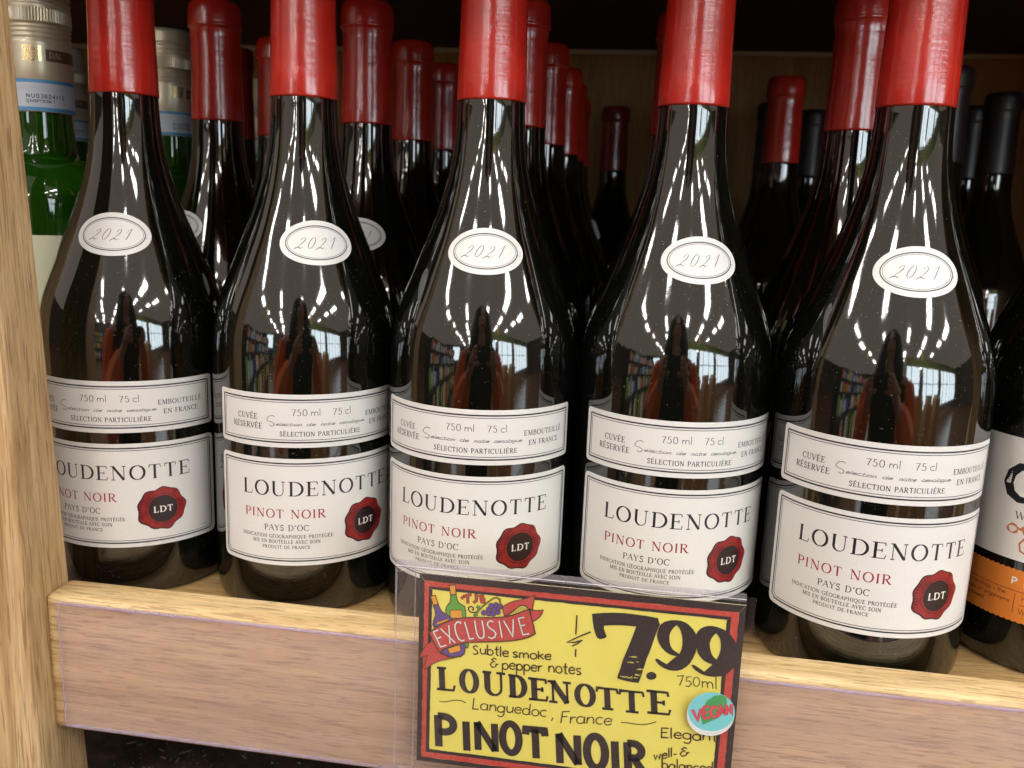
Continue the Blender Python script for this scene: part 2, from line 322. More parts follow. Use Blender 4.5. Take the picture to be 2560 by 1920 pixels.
# hand lettering, x height 1
Lc = {
 'a': (1.05, [arc(0.46, 0.5, 0.42, 0.5, 50, 400), ln(0.86, 1.0, 0.84, 0.4, 0.95, 0.0)]),
 'b': (1.05, [ln(0.12, 1.8, 0.12, 0.0), arc(0.50, 0.5, 0.40, 0.48, 180, -170)]),
 'c': (0.9, [arc(0.5, 0.5, 0.42, 0.5, 50, 310)]),
 'd': (1.1, [arc(0.46, 0.5, 0.42, 0.5, 20, 380), ln(0.88, 1.8, 0.86, 0.3, 0.95, 0.0)]),
 'e': (0.98, [ln(0.10, 0.50, 0.86, 0.56, 0.82, 0.85, 0.52, 1.0, 0.18, 0.82, 0.06, 0.42, 0.24, 0.06, 0.58, 0.0, 0.88, 0.18)]),
 'f': (0.7, [ln(0.78, 1.66, 0.55, 1.78, 0.36, 1.55, 0.34, 0.0), ln(0.05, 0.98, 0.66, 1.0)]),
 'g': (1.05, [arc(0.46, 0.5, 0.42, 0.5, 30, 390), ln(0.87, 1.0, 0.88, -0.3, 0.70, -0.66, 0.36, -0.70, 0.12, -0.5)]),
 'h': (0.98, [ln(0.12, 1.8, 0.12, 0.0), ln(0.12, 0.55, 0.34, 0.93, 0.62, 0.96, 0.80, 0.7, 0.82, 0.0)]),
 'i': (0.4, [ln(0.16, 1.0, 0.18, 0.0), ln(0.17, 1.45, 0.18, 1.50)]),
 'k': (0.9, [ln(0.12, 1.8, 0.12, 0.0), ln(0.76, 1.05, 0.14, 0.48), ln(0.32, 0.62, 0.82, 0.0)]),
 'l': (0.4, [ln(0.16, 1.8, 0.16, 0.05, 0.24, 0.0)]),
 'm': (1.45, [ln(0.12, 1.0, 0.12, 0.0), ln(0.12, 0.6, 0.32, 0.93, 0.52, 0.93, 0.66, 0.65, 0.67, 0.0), ln(0.67, 0.6, 0.86, 0.93, 1.08, 0.93, 1.24, 0.65, 1.27, 0.0)]),
 'n': (0.98, [ln(0.12, 1.0, 0.12, 0.0), ln(0.12, 0.55, 0.34, 0.93, 0.62, 0.96, 0.80, 0.7, 0.83, 0.0)]),
 'o': (1.0, [arc(0.48, 0.5, 0.42, 0.5, 90, 450)]),
 'p': (1.05, [ln(0.12, 1.0, 0.10, -0.75), arc(0.52, 0.5, 0.40, 0.48, 180, -170)]),
 'r': (0.75, [ln(0.12, 1.0, 0.14, 0.0), ln(0.14, 0.55, 0.36, 0.92, 0.68, 0.95)]),
 's': (0.85, [ln(0.72, 0.86, 0.45, 1.0, 0.16, 0.84, 0.22, 0.60, 0.60, 0.42, 0.70, 0.18, 0.42, 0.0, 0.10, 0.10)]),
 't': (0.75, [ln(0.36, 1.6, 0.34, 0.2, 0.46, 0.0, 0.66, 0.05), ln(0.06, 1.02, 0.68, 1.05)]),
 'u': (0.98, [ln(0.12, 1.0, 0.12, 0.35, 0.28, 0.04, 0.56, 0.03, 0.80, 0.3), ln(0.82, 1.0, 0.82, 0.2, 0.90, 0.0)]),
 'w': (1.3, [ln(0.08, 1.0, 0.32, 0.0, 0.60, 0.85, 0.88, 0.0, 1.14, 1.0)]),
 'y': (0.95, [ln(0.10, 1.0, 0.46, 0.05), ln(0.84, 1.0, 0.30, -0.7)]),
 'L': (1.0, [ln(0.14, 1.75, 0.12, 0.0, 0.86, 0.04)]),
 'F': (1.0, [ln(0.2, 1.65, 0.12, 0.0), ln(0.16, 1.62, 0.95, 1.7), ln(0.14, 0.9, 0.75, 0.95)]),
 'E': (1.0, [ln(0.9, 1.65, 0.14, 1.6, 0.12, 0.0, 0.88, 0.04), ln(0.13, 0.85, 0.72, 0.9)]),
 'S': (1.05, [ln(0.86, 1.35, 0.5, 1.55, 0.18, 1.3, 0.28, 0.95, 0.72, 0.6, 0.82, 0.25, 0.45, 0.0, 0.10, 0.12)]),
 'K': (0.9, [ln(0.12, 1.5, 0.12, 0.0), ln(0.76, 1.0, 0.14, 0.45), ln(0.32, 0.6, 0.82, 0.0)]),
 '&': (1.15, [ln(0.85, 1.25, 0.55, 1.5, 0.28, 1.2, 0.62, 0.85, 0.30, 0.80, 0.10, 0.40, 0.35, 0.0, 0.72, 0.15, 0.90, 0.55), ln(0.70, 0.55, 1.10, 0.55)]),
 ',': (0.5, [ln(0.28, 0.1, 0.12, -0.4)]), '-': (0.7, [ln(0.1, 0.5, 0.6, 0.55)]), ' ': (0.6, []), '.': (0.4, [ln(0.15, 0.03, 0.2, 0.03)]),
 '>': (0.8, [ln(0.1, 0.8, 0.55, 0.5, 0.1, 0.2)]), '(': (0.5, [ln(0.4, 1.6, 0.15, 0.7, 0.4, -0.3)]),
 '7': (0.9, [ln(0.05, 1.5, 0.8, 1.6, 0.35, 0.0)]), '5': (0.9, [ln(0.8, 1.6, 0.25, 1.55, 0.2, 0.9, 0.6, 0.9, 0.78, 0.5, 0.5, 0.02, 0.1, 0.1)]),
 '0': (0.95, [arc(0.45, 0.75, 0.36, 0.72, 90, 450)]),
}
ACC = {'É': ('E', 1), 'È': ('E', -1)}

class Ink:
    """flat print gathered as small quads in label coordinates (mm), later bent onto its surface"""
    def __init__(self): self.v = []; self.f = []; self.m = []; self.l = []
    def quad_strip(self, a, b, layer, mat):
        i0 = len(self.v)
        for p, q in zip(a, b): self.v += [(p[0], p[1], layer), (q[0], q[1], layer)]
        for k in range(len(a) - 1):
            self.f.append((i0 + 2 * k, i0 + 2 * k + 1, i0 + 2 * k + 3, i0 + 2 * k + 2)); self.m.append(mat)
    def ribbon(self, pts, w, layer=0, mat=0, step=1.2, closed=False, taper=False):
        ws = w if isinstance(w, (list, tuple)) else [w] * len(pts)
        P = []; Wd = []
        for i in range(len(pts) - 1):
            x0, y0 = pts[i]; x1, y1 = pts[i + 1]; d = math.hypot(x1 - x0, y1 - y0); n = max(1, int(math.ceil(d / step)))
            for k in range(n):
                t = k / n; P.append((x0 + (x1 - x0) * t, y0 + (y1 - y0) * t)); Wd.append(ws[i] + (ws[i + 1] - ws[i]) * t)
        P.append(pts[-1]); Wd.append(ws[-1])
        n = len(P); A = []; B = []
        if n < 2: return
        for i in range(n):
            if closed: p0 = P[(i - 1) % (n - 1)] if i == 0 else P[i - 1]; p1 = P[1] if i == n - 1 else P[i + 1]
            else: p0 = P[max(0, i - 1)]; p1 = P[min(n - 1, i + 1)]
            dx, dy = p1[0] - p0[0], p1[1] - p0[1]; d = math.hypot(dx, dy) or 1e-9
            nx, ny = -dy / d, dx / d; k = 1.0
            if 0 < i < n - 1 or closed:
                e0 = (P[i][0] - p0[0], P[i][1] - p0[1]); d0 = math.hypot(*e0) or 1e-9
                c = abs((-e0[1] / d0) * nx + (e0[0] / d0) * ny); k = min(1 / max(c, 0.35), 1.8)
            h = Wd[i] / 2 * k
            A.append((P[i][0] + nx * h, P[i][1] + ny * h)); B.append((P[i][0] - nx * h, P[i][1] - ny * h))
        self.quad_strip(A, B, layer, mat)
    def fan(self, cx, cy, bound, layer, mat, rings=8, hole=0.0):
        n = len(bound); i0 = len(self.v)
        for r in range(rings + 1):
            t = hole + (1 - hole) * r / rings
            for (x, y) in bound: self.v.append((cx + (x - cx) * t, cy + (y - cy) * t, layer))
        for r in range(rings):
            for k in range(n):
                k2 = (k + 1) % n
                self.f.append((i0 + r * n + k, i0 + r * n + k2, i0 + (r + 1) * n + k2, i0 + (r + 1) * n + k)); self.m.append(mat)
    def rect(self, x0, y0, x1, y1, layer, mat, step=1.5):
        n = max(1, int(math.ceil((x1 - x0) / step)))
        self.quad_strip([(x0 + (x1 - x0) * k / n, y1) for k in range(n + 1)], [(x0 + (x1 - x0) * k / n, y0) for k in range(n + 1)], layer, mat)
    def poly(self, loops, layer, mat):
        i0 = len(self.v); vs = [Vector((x, y, 0)) for lp in loops for (x, y) in lp]
        tr = tessellate_polygon([[Vector((x, y, 0)) for (x, y) in lp] for lp in loops])
        self.v += [(v.x, v.y, layer) for v in vs]
        for t in tr: self.f.append(tuple(i0 + k for k in t)); self.m.append(mat)
    # --- text
    def roman(self, text, x0, x1, y, cap, layer=0, mat=0, T=0.125, t=0.042, ser=0.105, xf=None, mono=False, shear=0.0, gap=None):
        if len(text) == 0: return
        adv = []
        for ch in text:
            k = ACC[ch][0] if ch in ACC else ch
            adv.append(G[k][0])
        tot = sum(adv); last = adv[-1]
        sx = 1.0
        track = ((x1 - x0) / cap - tot) / max(1, len(text) - 1)
        if track > 0.12:
            sx = min(1.30, (x1 - x0) / cap / (tot + 0.12 * (len(text) - 1))); track = ((x1 - x0) / cap - tot * sx) / max(1, len(text) - 1)
        if track < -0.06:
            sx = (x1 - x0) / cap / (tot - 0.06 * (len(text) - 1)); track = -0.06 * sx
        x = x0
        for ch, a in zip(text, adv):
            acc = 0; k = ch
            if ch in ACC: k, acc = ACC[ch]
            def tf(p, x=x):
                q = (x + (p[0] * sx + shear * p[1]) * cap, y + p[1] * cap)
                return xf(q) if xf else q
            for pts, kind in G[k][1]:
                if kind == 'T': w = [T * cap] * len(pts)
                elif kind == 't': w = [t * cap] * len(pts)
                elif kind == 'T2':
                    n = len(pts); w = [T * cap if i < 2 else (T - (T - t) * ((i - 1) / (n - 2)) ** 1.5) * cap for i in range(n)]
                else:
                    w = []
                    for i in range(len(pts)):
                        p0 = pts[max(0, i - 1)]; p1 = pts[min(len(pts) - 1, i + 1)]
                        if k in 'OQ0' and i in (0, len(pts) - 1): w.append(t * cap); continue
                        dx, dy = p1[0] - p0[0], p1[1] - p0[1]; d = math.hypot(dx, dy) or 1e-9
                        s = abs(dy) / d if k != 'S' else abs(dx) / d * 0.4 + 0.55
                        w.append((t + (T - t) * s ** 1.6) * cap)
                if mono: w = [T * cap] * len(pts)
                self.ribbon([tf(p) for p in pts], w, layer, mat)
            if ser and not mono:
                for (sxx, syy) in G[k][2]:
                    yy = syy - 0.02 if syy > 0.5 else syy + 0.02
                    self.ribbon([tf((sxx - ser / sx * 1.0, yy)), tf((sxx + ser / sx, yy))], t * cap * 1.15, layer, mat)
            if acc == 1: self.ribbon([tf((0.28, 1.10)), tf((0.46, 1.30))], [t * cap, T * cap], layer, mat)
            if acc == -1: self.ribbon([tf((0.46, 1.10)), tf((0.26, 1.30))], [t * cap, T * cap], layer, mat)
            x += (a * sx + track) * cap
    def hand(self, text, x0, x1, y, xh, w, layer=0, mat=0, xf=None, shear=0.0, wob=0.0, step=1.2):
        adv = [Lc[c][0] for c in text]; tot = sum(adv)
        sx = (x1 - x0) / (xh * tot); x = x0
        for ch, a in zip(text, adv):
            dy = random.uniform(-wob, wob)
            for pts in Lc[ch][1]:
                P = []
                for p in pts:
                    q = (x + (p[0] * sx + shear * p[1]) * xh, y + dy + p[1] * xh); P.append(xf(q) if xf else q)
                self.ribbon(P, w, layer, mat, step=step)
            x += a * sx * xh
    def build(self, name, mats, parent, bend, smooth=True):
        vs = [Vector(bend(*v)) * MM for v in self.v]
        fs = self.f
        o = mesh_obj(name, vs, fs, mats, parent, fm=self.m)
        bm = bmesh.new(); bm.from_mesh(o.data); bmesh.ops.recalc_face_normals(bm, faces=bm.faces)
        # face outwards
        for f in bm.faces:
            c = f.calc_center_median()
            ref = bend.outward(c)
            if f.normal.dot(ref) < 0: f.normal_flip()
        bm.to_mesh(o.data); bm.free()
        if smooth: o.data.polygons.foreach_set('use_smooth', [False] * len(o.data.polygons))
        return o

class CylBend:
    def __init__(self, r, base=0.0): self.r = r; self.base = base
    def __call__(self, s, z, layer):
        a = s / self.r; r = self.r + self.base + layer * 0.035
        return (r * math.sin(a), -r * math.cos(a), z)
    def outward(self, c): return Vector((c.x, c.y, 0))
class FlatBend:
    def __init__(self, y): self.y = y
    def __call__(self, s, z, layer): return (s, self.y - layer * 0.04, z)
    def outward(self, c): return Vector((0, -1, 0))

# ------------------------------------------------------------------ burgundy bottle (z measured from its foot)
Z0 = 10.5
KEYS = [(112, 41.0), (121, 41.0), (128, 40.75), (134, 40.1), (141, 38.7), (147, 36.8), (152, 35.0), (157, 32.9), (163, 30.6), (171, 27.4), (176, 25.4), (181, 23.4), (187, 21.3), (193, 19.4), (199, 17.7), (205, 16.35), (211, 15.3), (218, 14.6), (226, 14.2), (232, 14.05)]
def shoulder(z):
    K = KEYS
    if z <= K[0][0]: return K[0][1]
    if z >= K[-1][0]: return K[-1][1]
    for i in range(len(K) - 1):
        if K[i][0] <= z <= K[i + 1][0]:
            x0, y0 = K[i]; x1, y1 = K[i + 1]; h = x1 - x0
            m0 = (K[i + 1][1] - K[i - 1][1]) / (K[i + 1][0] - K[i - 1][0]) if i > 0 else 0
            m1 = (K[i + 2][1] - K[i][1]) / (K[i + 2][0] - K[i][0]) if i + 2 < len(K) else 0
            t = (z - x0) / h
            return (2 * t**3 - 3 * t**2 + 1) * y0 + (t**3 - 2 * t**2 + t) * h * m0 + (-2 * t**3 + 3 * t**2) * y1 + (t**3 - t**2) * h * m1
_zz = np.arange(90.0, 250.0, 0.5); _rr = np.array([shoulder(z) for z in _zz])
_kk = np.exp(-0.5 * (np.arange(-30, 31) * 0.5 / 4.0) ** 2); _kk /= _kk.sum()
_rs = np.convolve(np.pad(_rr, 30, mode='edge'), _kk, mode='valid')
def shoulder(z): return float(np.interp(z, _zz, _rs))
class ConeBend:
    """label bent over the sloping shoulder; s along the arc, z the height"""
    def __init__(self, rmid): self.rm = rmid
    def __call__(self, s, z, layer):
        r = shoulder(z) + 0.22 + layer * 0.045; a = s / self.rm
        return (r * math.sin(a), -r * math.cos(a), z - Z0 + 0.04 * layer + 0.1)
    def outward(self, c): return Vector((c.x, c.y, 0))

def rrect(x0, z0, x1, z1, r, n=5):
    p = []
    for cx, cz, a in ((x1 - r, z1 - r, 0), (x0 + r, z1 - r, 90), (x0 + r, z0 + r, 180), (x1 - r, z0 + r, 270)):
        p += arc(cx, cz, r, r, a, a + 90, n)
    return p + [p[0]]
def label_sheet(ink, x0, z0, x1, z1, layer, mat, r=1.6, step=1.5):
    n = int((x1 - x0) / step); a = []; b = []
    xs = sorted(set([x0 + (x1 - x0) * k / n for k in range(n + 1)] + [x0 + r * (1 - math.cos(rad(t))) for t in (0, 30, 60)] + [x1 - r * (1 - math.cos(rad(t))) for t in (0, 30, 60)]))
    for x in xs:
        d = min(x - x0, x1 - x); c = 0
        if d < r: c = r - math.sqrt(max(0, r * r - (r - d) ** 2))
        a.append((x, z1 - c)); b.append((x, z0 + c))
    ink.quad_strip(a, b, layer, mat)

def make_bottle():
    root = empty('wine_bottle')
    prof = [(2.6, 0.01), (2.4, 12), (1.6, 26), (0.3, 34.5), (0.0, 36.5), (0.35, 38.2), (1.6, 39.7), (4.0, 40.6), (8.0, 40.95), (14, 41.0)]
    z = 24.0
    while z < 98: prof.append((z, 41.0)); z += 18
    z = 100.0
    while z < 232 - Z0: prof.append((z, shoulder(z + Z0))); z += 2.0
    prof += [(222, 13.9), (262, 13.0), (270, 13.6), (283, 13.4), (283.5, 9)]
    lathe('glass_body', prof, GLASS, root)
    # capsule over neck and lip
    cp = [(231.4, 13.9), (231.2, 14.3), (232.2, 14.45), (240, 14.3), (252, 13.95), (264, 13.65), (276, 13.6), (280.6, 13.75), (281.6, 14.2), (282.0, 14.75), (282.7, 14.9), (283.3, 14.75), (284.0, 14.8), (290, 14.6), (293.2, 14.25), (295.0, 13.5), (296.0, 12.2), (296.4, 10.5), (296.3, 5.0), (296.3, 0.01)]
    cpo = lathe('capsule', [(a - Z0, r) for a, r in cp], RED, root)
    class SB:
        def __call__(s_, s, z, l):
            r = float(np.interp(z, [p[0] for p in cp[2:13]], [p[1] for p in cp[2:13]])) + 0.10; a = s / 14.0
            return (r * math.sin(a), -r * math.cos(a), z - Z0)
        def outward(s_, c): return Vector((c.x, c.y, 0))
    k = Ink(); k.ribbon([(3.4, 232.0), (3.3, 250), (3.5, 266), (3.4, 280)], 0.55, 0, 0); k.build('seam', [RED], cpo, SB())
    H = 47.8
    cyl = CylBend(41.0, 0.10)
    cz = lambda s, z, l: cyl(s, z - Z0, l)
    class B:
        def __call__(self, s, z, l): return cz(s, z, l)
        def outward(self, c): return Vector((c.x, c.y, 0))
    B = B()
    # upper label
    k = Ink(); label_sheet(k, -H, 86.7, H, 109.5, 0, 0)
    ul = k.build('upper_label', [PAPER], root, B)
    k = Ink()
    k.ribbon(rrect(-H + 2.25, 88.95, H - 2.25, 107.2, 0.3), 0.62, 1, 0, closed=True)
    k.ribbon(rrect(-H + 3.3, 90.05, H - 3.3, 106.15, 0.2), 0.26, 1, 0, closed=True)
    k.build('border_line', [INK], ul, B)
    k = Ink()
    k.roman('CUVÉE', -36.2, -26.4, 98.3, 2.35, 1, T=0.16, t=0.08)
    k.roman('RÉSERVÉE', -39.0, -24.2, 94.35, 2.35, 1, T=0.16, t=0.08)
    k.roman('750', -11.6, -5.0, 100.5, 2.75, 1, T=0.11, t=0.06)
    k.hand('ml', -3.7, 0.6, 100.5, 1.75, 0.24, 1)
    k.roman('75', 5.3, 9.6, 100.4, 2.75, 1, T=0.11, t=0.06)
    k.hand('cl', 10.9, 13.8, 100.4, 1.75, 0.24, 1)
    k.roman('SÉLECTION PARTICULIÈRE', -16.6, 18.2, 91.65, 1.95, 1, T=0.17, t=0.09)
    k.roman('EMBOUTEILLÉ', 21.0, 41.4, 98.55, 2.1, 1, T=0.16, t=0.08)
    k.roman('EN FRANCE', 23.3, 39.4, 94.4, 2.1, 1, T=0.16, t=0.08)
    k.ribbon([(-18.5, 99.8), (-19.5, 100.4), (-21.2, 99.9), (-22.1, 98.5), (-21.4, 97.8), (-19.8, 97.5), (-18.8, 96.8), (-19.1, 95.9), (-20.2, 95.7), (-21.0, 96.2)], 0.22, 1, 0)
    for wd, a, b in (('election', -18.3, -7.4), ('de', -5.6, -1.8), ('notre', 0.2, 6.4), ('oenologue.', 8.2, 20.6)):
        k.hand(wd, a, b, 96.2, 0.75, 0.17, 1, shear=0.55)
        k.ribbon([(a, 96.3), ((a + b) / 2, 96.15), (b, 96.35)], 0.12, 1, 0)
    k.build('lettering', [INK], ul, B)
    # lower label
    k = Ink(); label_sheet(k, -H, 34.1, H, 81.8, 0, 0, r=2.6)
    ll = k.build('lower_label', [PAPER], root, B)
    k = Ink()
    def chop(i, c=1.6):
        x0, z0, x1, z1 = -H + i, 34.1 + i, H - i, 81.8 - i
        return [(x0 + c, z0), (x1 - c, z0), (x1, z0 + c), (x1, z1 - 0.4), (x1 - 0.4, z1), (x0 + 0.4, z1), (x0, z1 - 0.4), (x0, z0 + c), (x0 + c, z0)]
    k.ribbon(chop(2.1), 0.62, 1, 0, closed=True)
    k.ribbon(chop(3.15), 0.26, 1, 0, closed=True)
    k.build('border_line', [INK], ll, B)
    k = Ink()
    k.roman('LOUDENOTTE', -34.2, 34.2, 65.4, 6.35, 1, T=0.165, t=0.052, ser=0.12)
    k.roman("PAYS D'OC", -24.0, -4.9, 49.9, 2.55, 1, T=0.155, t=0.07)
    k.roman('INDICATION GÉOGRAPHIQUE PROTÉGÉE', -35.0, 5.5, 46.5, 1.5, 1, T=0.17, t=0.10)
    k.roman('MIS EN BOUTEILLE AVEC SOIN', -29.6, 0.0, 44.1, 1.5, 1, T=0.17, t=0.10)
    k.roman('PRODUIT DE FRANCE', -25.0, -4.3, 41.7, 1.4, 1, T=0.17, t=0.10)
    k.roman('PINOT NOIR', -33.4, 2.3, 55.5, 3.8, 1, 1, T=0.16, t=0.065)
    k.roman('LDM', 39.2, 42.6, 38.6, 0.8, 1, T=0.12, t=0.06, ser=0)
    k.build('lettering', [INK, REDINK], ll, B)
    # wax seal print
    k = Ink(); cx, cy = 21.1, 51.1
    def lobes(R, amp, n=96, ph=0.35):
        out = []
        for i in range(n):
            a = 2 * math.pi * i / n
            w = 0.5 + 0.42 * math.sin(9 * a + ph) + 0.35 * math.sin(2 * a + 1.1) + 0.35 * math.sin(5 * a + 2.0)
            r = R + amp * (w - 0.6); out.append((cx + r * math.cos(a), cy + r * math.sin(a)))
        return out
    k.fan(cx - 0.25, cy - 0.1, [(x - 0.2, y - 0.1) for x, y in lobes(10.25, 0.9)], 1, 1, 10)
    k.fan(cx, cy, lobes(9.75, 0.85), 2, 0, 10)
    for i in range(13):     # engraved shading on the left
        a = rad(118 + i * 7.5); r1 = 9.6; r0 = 7.6 + 0.5 * math.sin(i * 1.7)
        k.ribbon([(cx + r0 * math.cos(a), cy + r0 * math.sin(a)), (cx + r1 * math.cos(a), cy + r1 * math.sin(a))], [0.06, 0.42], 3, 1)
    k.ribbon(arc(cx + 0.3, cy - 0.3, 7.15, 7.15, 0, 360, 48), 0.24, 3, 1, closed=True)
    k.fan(cx + 0.3, cy - 0.3, arc(cx + 0.3, cy - 0.3, 6.25, 6.25, 0, 360, 48)[:-1], 3, 1, 8)
    k.roman('LDT', 17.3, 25.6, 49.35, 2.75, 4, 2, T=0.2, t=0.09, ser=0.12)
    k.build('wax_seal', [SEAL, SEALDARK, WHITEINK], ll, B)
    # oval year label on the shoulder
    cb = ConeBend(29.0); ocx, ocz = 1.6, 171.3
    def oval(rx, rz, n=72): return [(ocx + rx * math.cos(2 * math.pi * i / n), ocz + rz * math.sin(2 * math.pi * i / n)) for i in range(n)]
    k = Ink(); k.fan(ocx, ocz, oval(16.6, 9.1), 0, 0, 12)
    yl = k.build('year_label', [PAPER], root, cb)
    k = Ink()
    ov = oval(13.9, 6.85); k.ribbon(ov + [ov[0]], 0.42, 1, 0, closed=True)
    ov = oval(13.1, 6.2); k.ribbon(ov + [ov[0]], 0.16, 1, 0, closed=True)
    k.build('border_line', [INK], yl, cb)
    k = Ink()
    def dig(pts, x, w):
        k.ribbon([(x + (p[0] + 0.55 * p[1]) * 4.4, 168.9 + p[1] * 4.6) for p in pts], [q * 1.15 for q in w], 1, 0, step=0.8)
    two = [(0.05, 0.72), (0.10, 0.86), (0.25, 0.98), (0.42, 0.90), (0.44, 0.68), (0.30, 0.42), (0.10, 0.16), (-0.12, 0.02), (-0.18, -0.12), (0.0, 0.06), (0.22, 0.10), (0.38, -0.02), (0.58, 0.12)]
    tw = [0.3, 0.16, 0.12, 0.22, 0.34, 0.26, 0.14, 0.12, 0.12, 0.22, 0.32, 0.2, 0.1]
    zero = arc(0.25, 0.5, 0.27, 0.5, 90, 450, 20); zw = [0.12 + 0.2 * abs(math.cos(rad(90 + 360 * i / 20))) for i in range(21)]
    one = [(0.02, 0.62), (0.22, 0.84), (0.42, 1.05), (0.36, 0.6), (0.30, 0.0)]; ow = [0.08, 0.12, 0.16, 0.34, 0.3]
    dig(two, -7.6, tw); dig(zero, -3.2, zw); dig(two, 1.6, tw); dig(one, 5.9, ow)
    k.hand('www', 15.3, 15.9, 169.6, 0.3, 0.1, 1)
    k.build('lettering', [GREYINK], yl, cb)
    return root

bottle0 = make_bottle()
bottle0.location = Vector((-16.2, 25.41, Z0)) * MM; bottle0.rotation_euler = (0, 0, rad(13.18))
GRP = 'red-capped pinot noir bottles on the shelf'
tag(bottle0, 'front pinot noir bottle nearest the wooden post, its label cut off by the post', 'wine bottle', GRP)
def put(x, y, phi, label, src=bottle0, group=GRP, tilt=0):
    b = copy_tree(src); b.location = Vector((x, y, Z0)) * MM; b.rotation_euler = (rad(tilt), 0, rad(phi))
    b['label'] = label; b['group'] = group; return b
put(67.82, 25.70, 29.17, 'front pinot noir bottle, second from the wooden post, left of the price sign')
put(150.68, 23.12, 5.98, 'middle front pinot noir bottle, standing behind the left half of the yellow price sign')
put(233.45, 28.11, 10.25, 'front pinot noir bottle standing behind the right half of the yellow price sign')
put(316.16, 16.21, -1.42, 'largest front pinot noir bottle, right of the price sign and beside the organic wine')
put(-32.2, 143.5, -30, 'red-capped bottle in the second row, seen between the first and second front bottles')
put(58.2, 141.6, 4, 'red-capped bottle in the second row, seen between the second and third front bottles')
put(145.5, 137.2, 150, 'red-capped bottle in the second row, just right of the middle front bottle neck')
put(230.0, 165.0, 130, 'red-capped bottle mostly hidden behind the fourth front bottle neck')
put(315.1, 116.4, 140, 'second row red-capped bottle directly behind and left of the largest front bottle')
put(-42, 252, 170, 'red-capped bottle in the third row, a sliver seen left of the second front bottle neck')
put(-93, 290, 80, 'dark bottle in shadow, just showing right of the second row bottle in the first gap')
put(52, 258, 160, 'red-capped bottle in the third row, two bottles deep right of the second front neck')
put(53, 350, 120, 'red-capped bottle in the fourth row, left of the middle front bottle neck')
put(144, 262, 135, 'red-capped bottle in the third row, right of the middle front bottle neck')
put(145, 362, 200, 'red-capped bottle fourth in the line receding right of the middle front neck')
put(143, 448, 112, 'shadowed red-capped bottle fifth in the line receding right of the middle front neck')
put(140, 540, 60, 'rearmost red-capped bottle of the line receding right of the middle front neck')
put(317, 388, 100, 'short-looking red-capped bottle far back between the fourth and fifth front bottles')

# other burgundy bottles with darker capsules: same moulds, own capsule material, no labels in view
def variant(mat):
    r = empty('wine_bottle')
    for ch in bottle0.children:
        if ch.name.startswith('glass_body'): c = ch.copy(); C.objects.link(c); c.parent = r
        if ch.name.startswith('capsule'):
            c = ch.copy(); c.data = ch.data.copy(); c.data.materials[0] = mat; C.objects.link(c); c.parent = r
    return r
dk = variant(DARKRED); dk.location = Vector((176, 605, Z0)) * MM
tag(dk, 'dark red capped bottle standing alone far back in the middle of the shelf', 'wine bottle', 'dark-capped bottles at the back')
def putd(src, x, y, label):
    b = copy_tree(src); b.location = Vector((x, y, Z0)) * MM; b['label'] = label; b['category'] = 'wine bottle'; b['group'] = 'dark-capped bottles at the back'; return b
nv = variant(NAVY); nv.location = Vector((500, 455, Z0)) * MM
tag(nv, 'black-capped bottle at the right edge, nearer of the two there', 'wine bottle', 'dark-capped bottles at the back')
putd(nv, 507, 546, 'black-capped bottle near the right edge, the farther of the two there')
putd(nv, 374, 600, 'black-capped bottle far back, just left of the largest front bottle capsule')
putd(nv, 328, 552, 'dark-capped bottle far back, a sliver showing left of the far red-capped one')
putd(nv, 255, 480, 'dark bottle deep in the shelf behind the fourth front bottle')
putd(nv, 420, 330, 'dark bottle in the shade just behind the organic wine bottle')

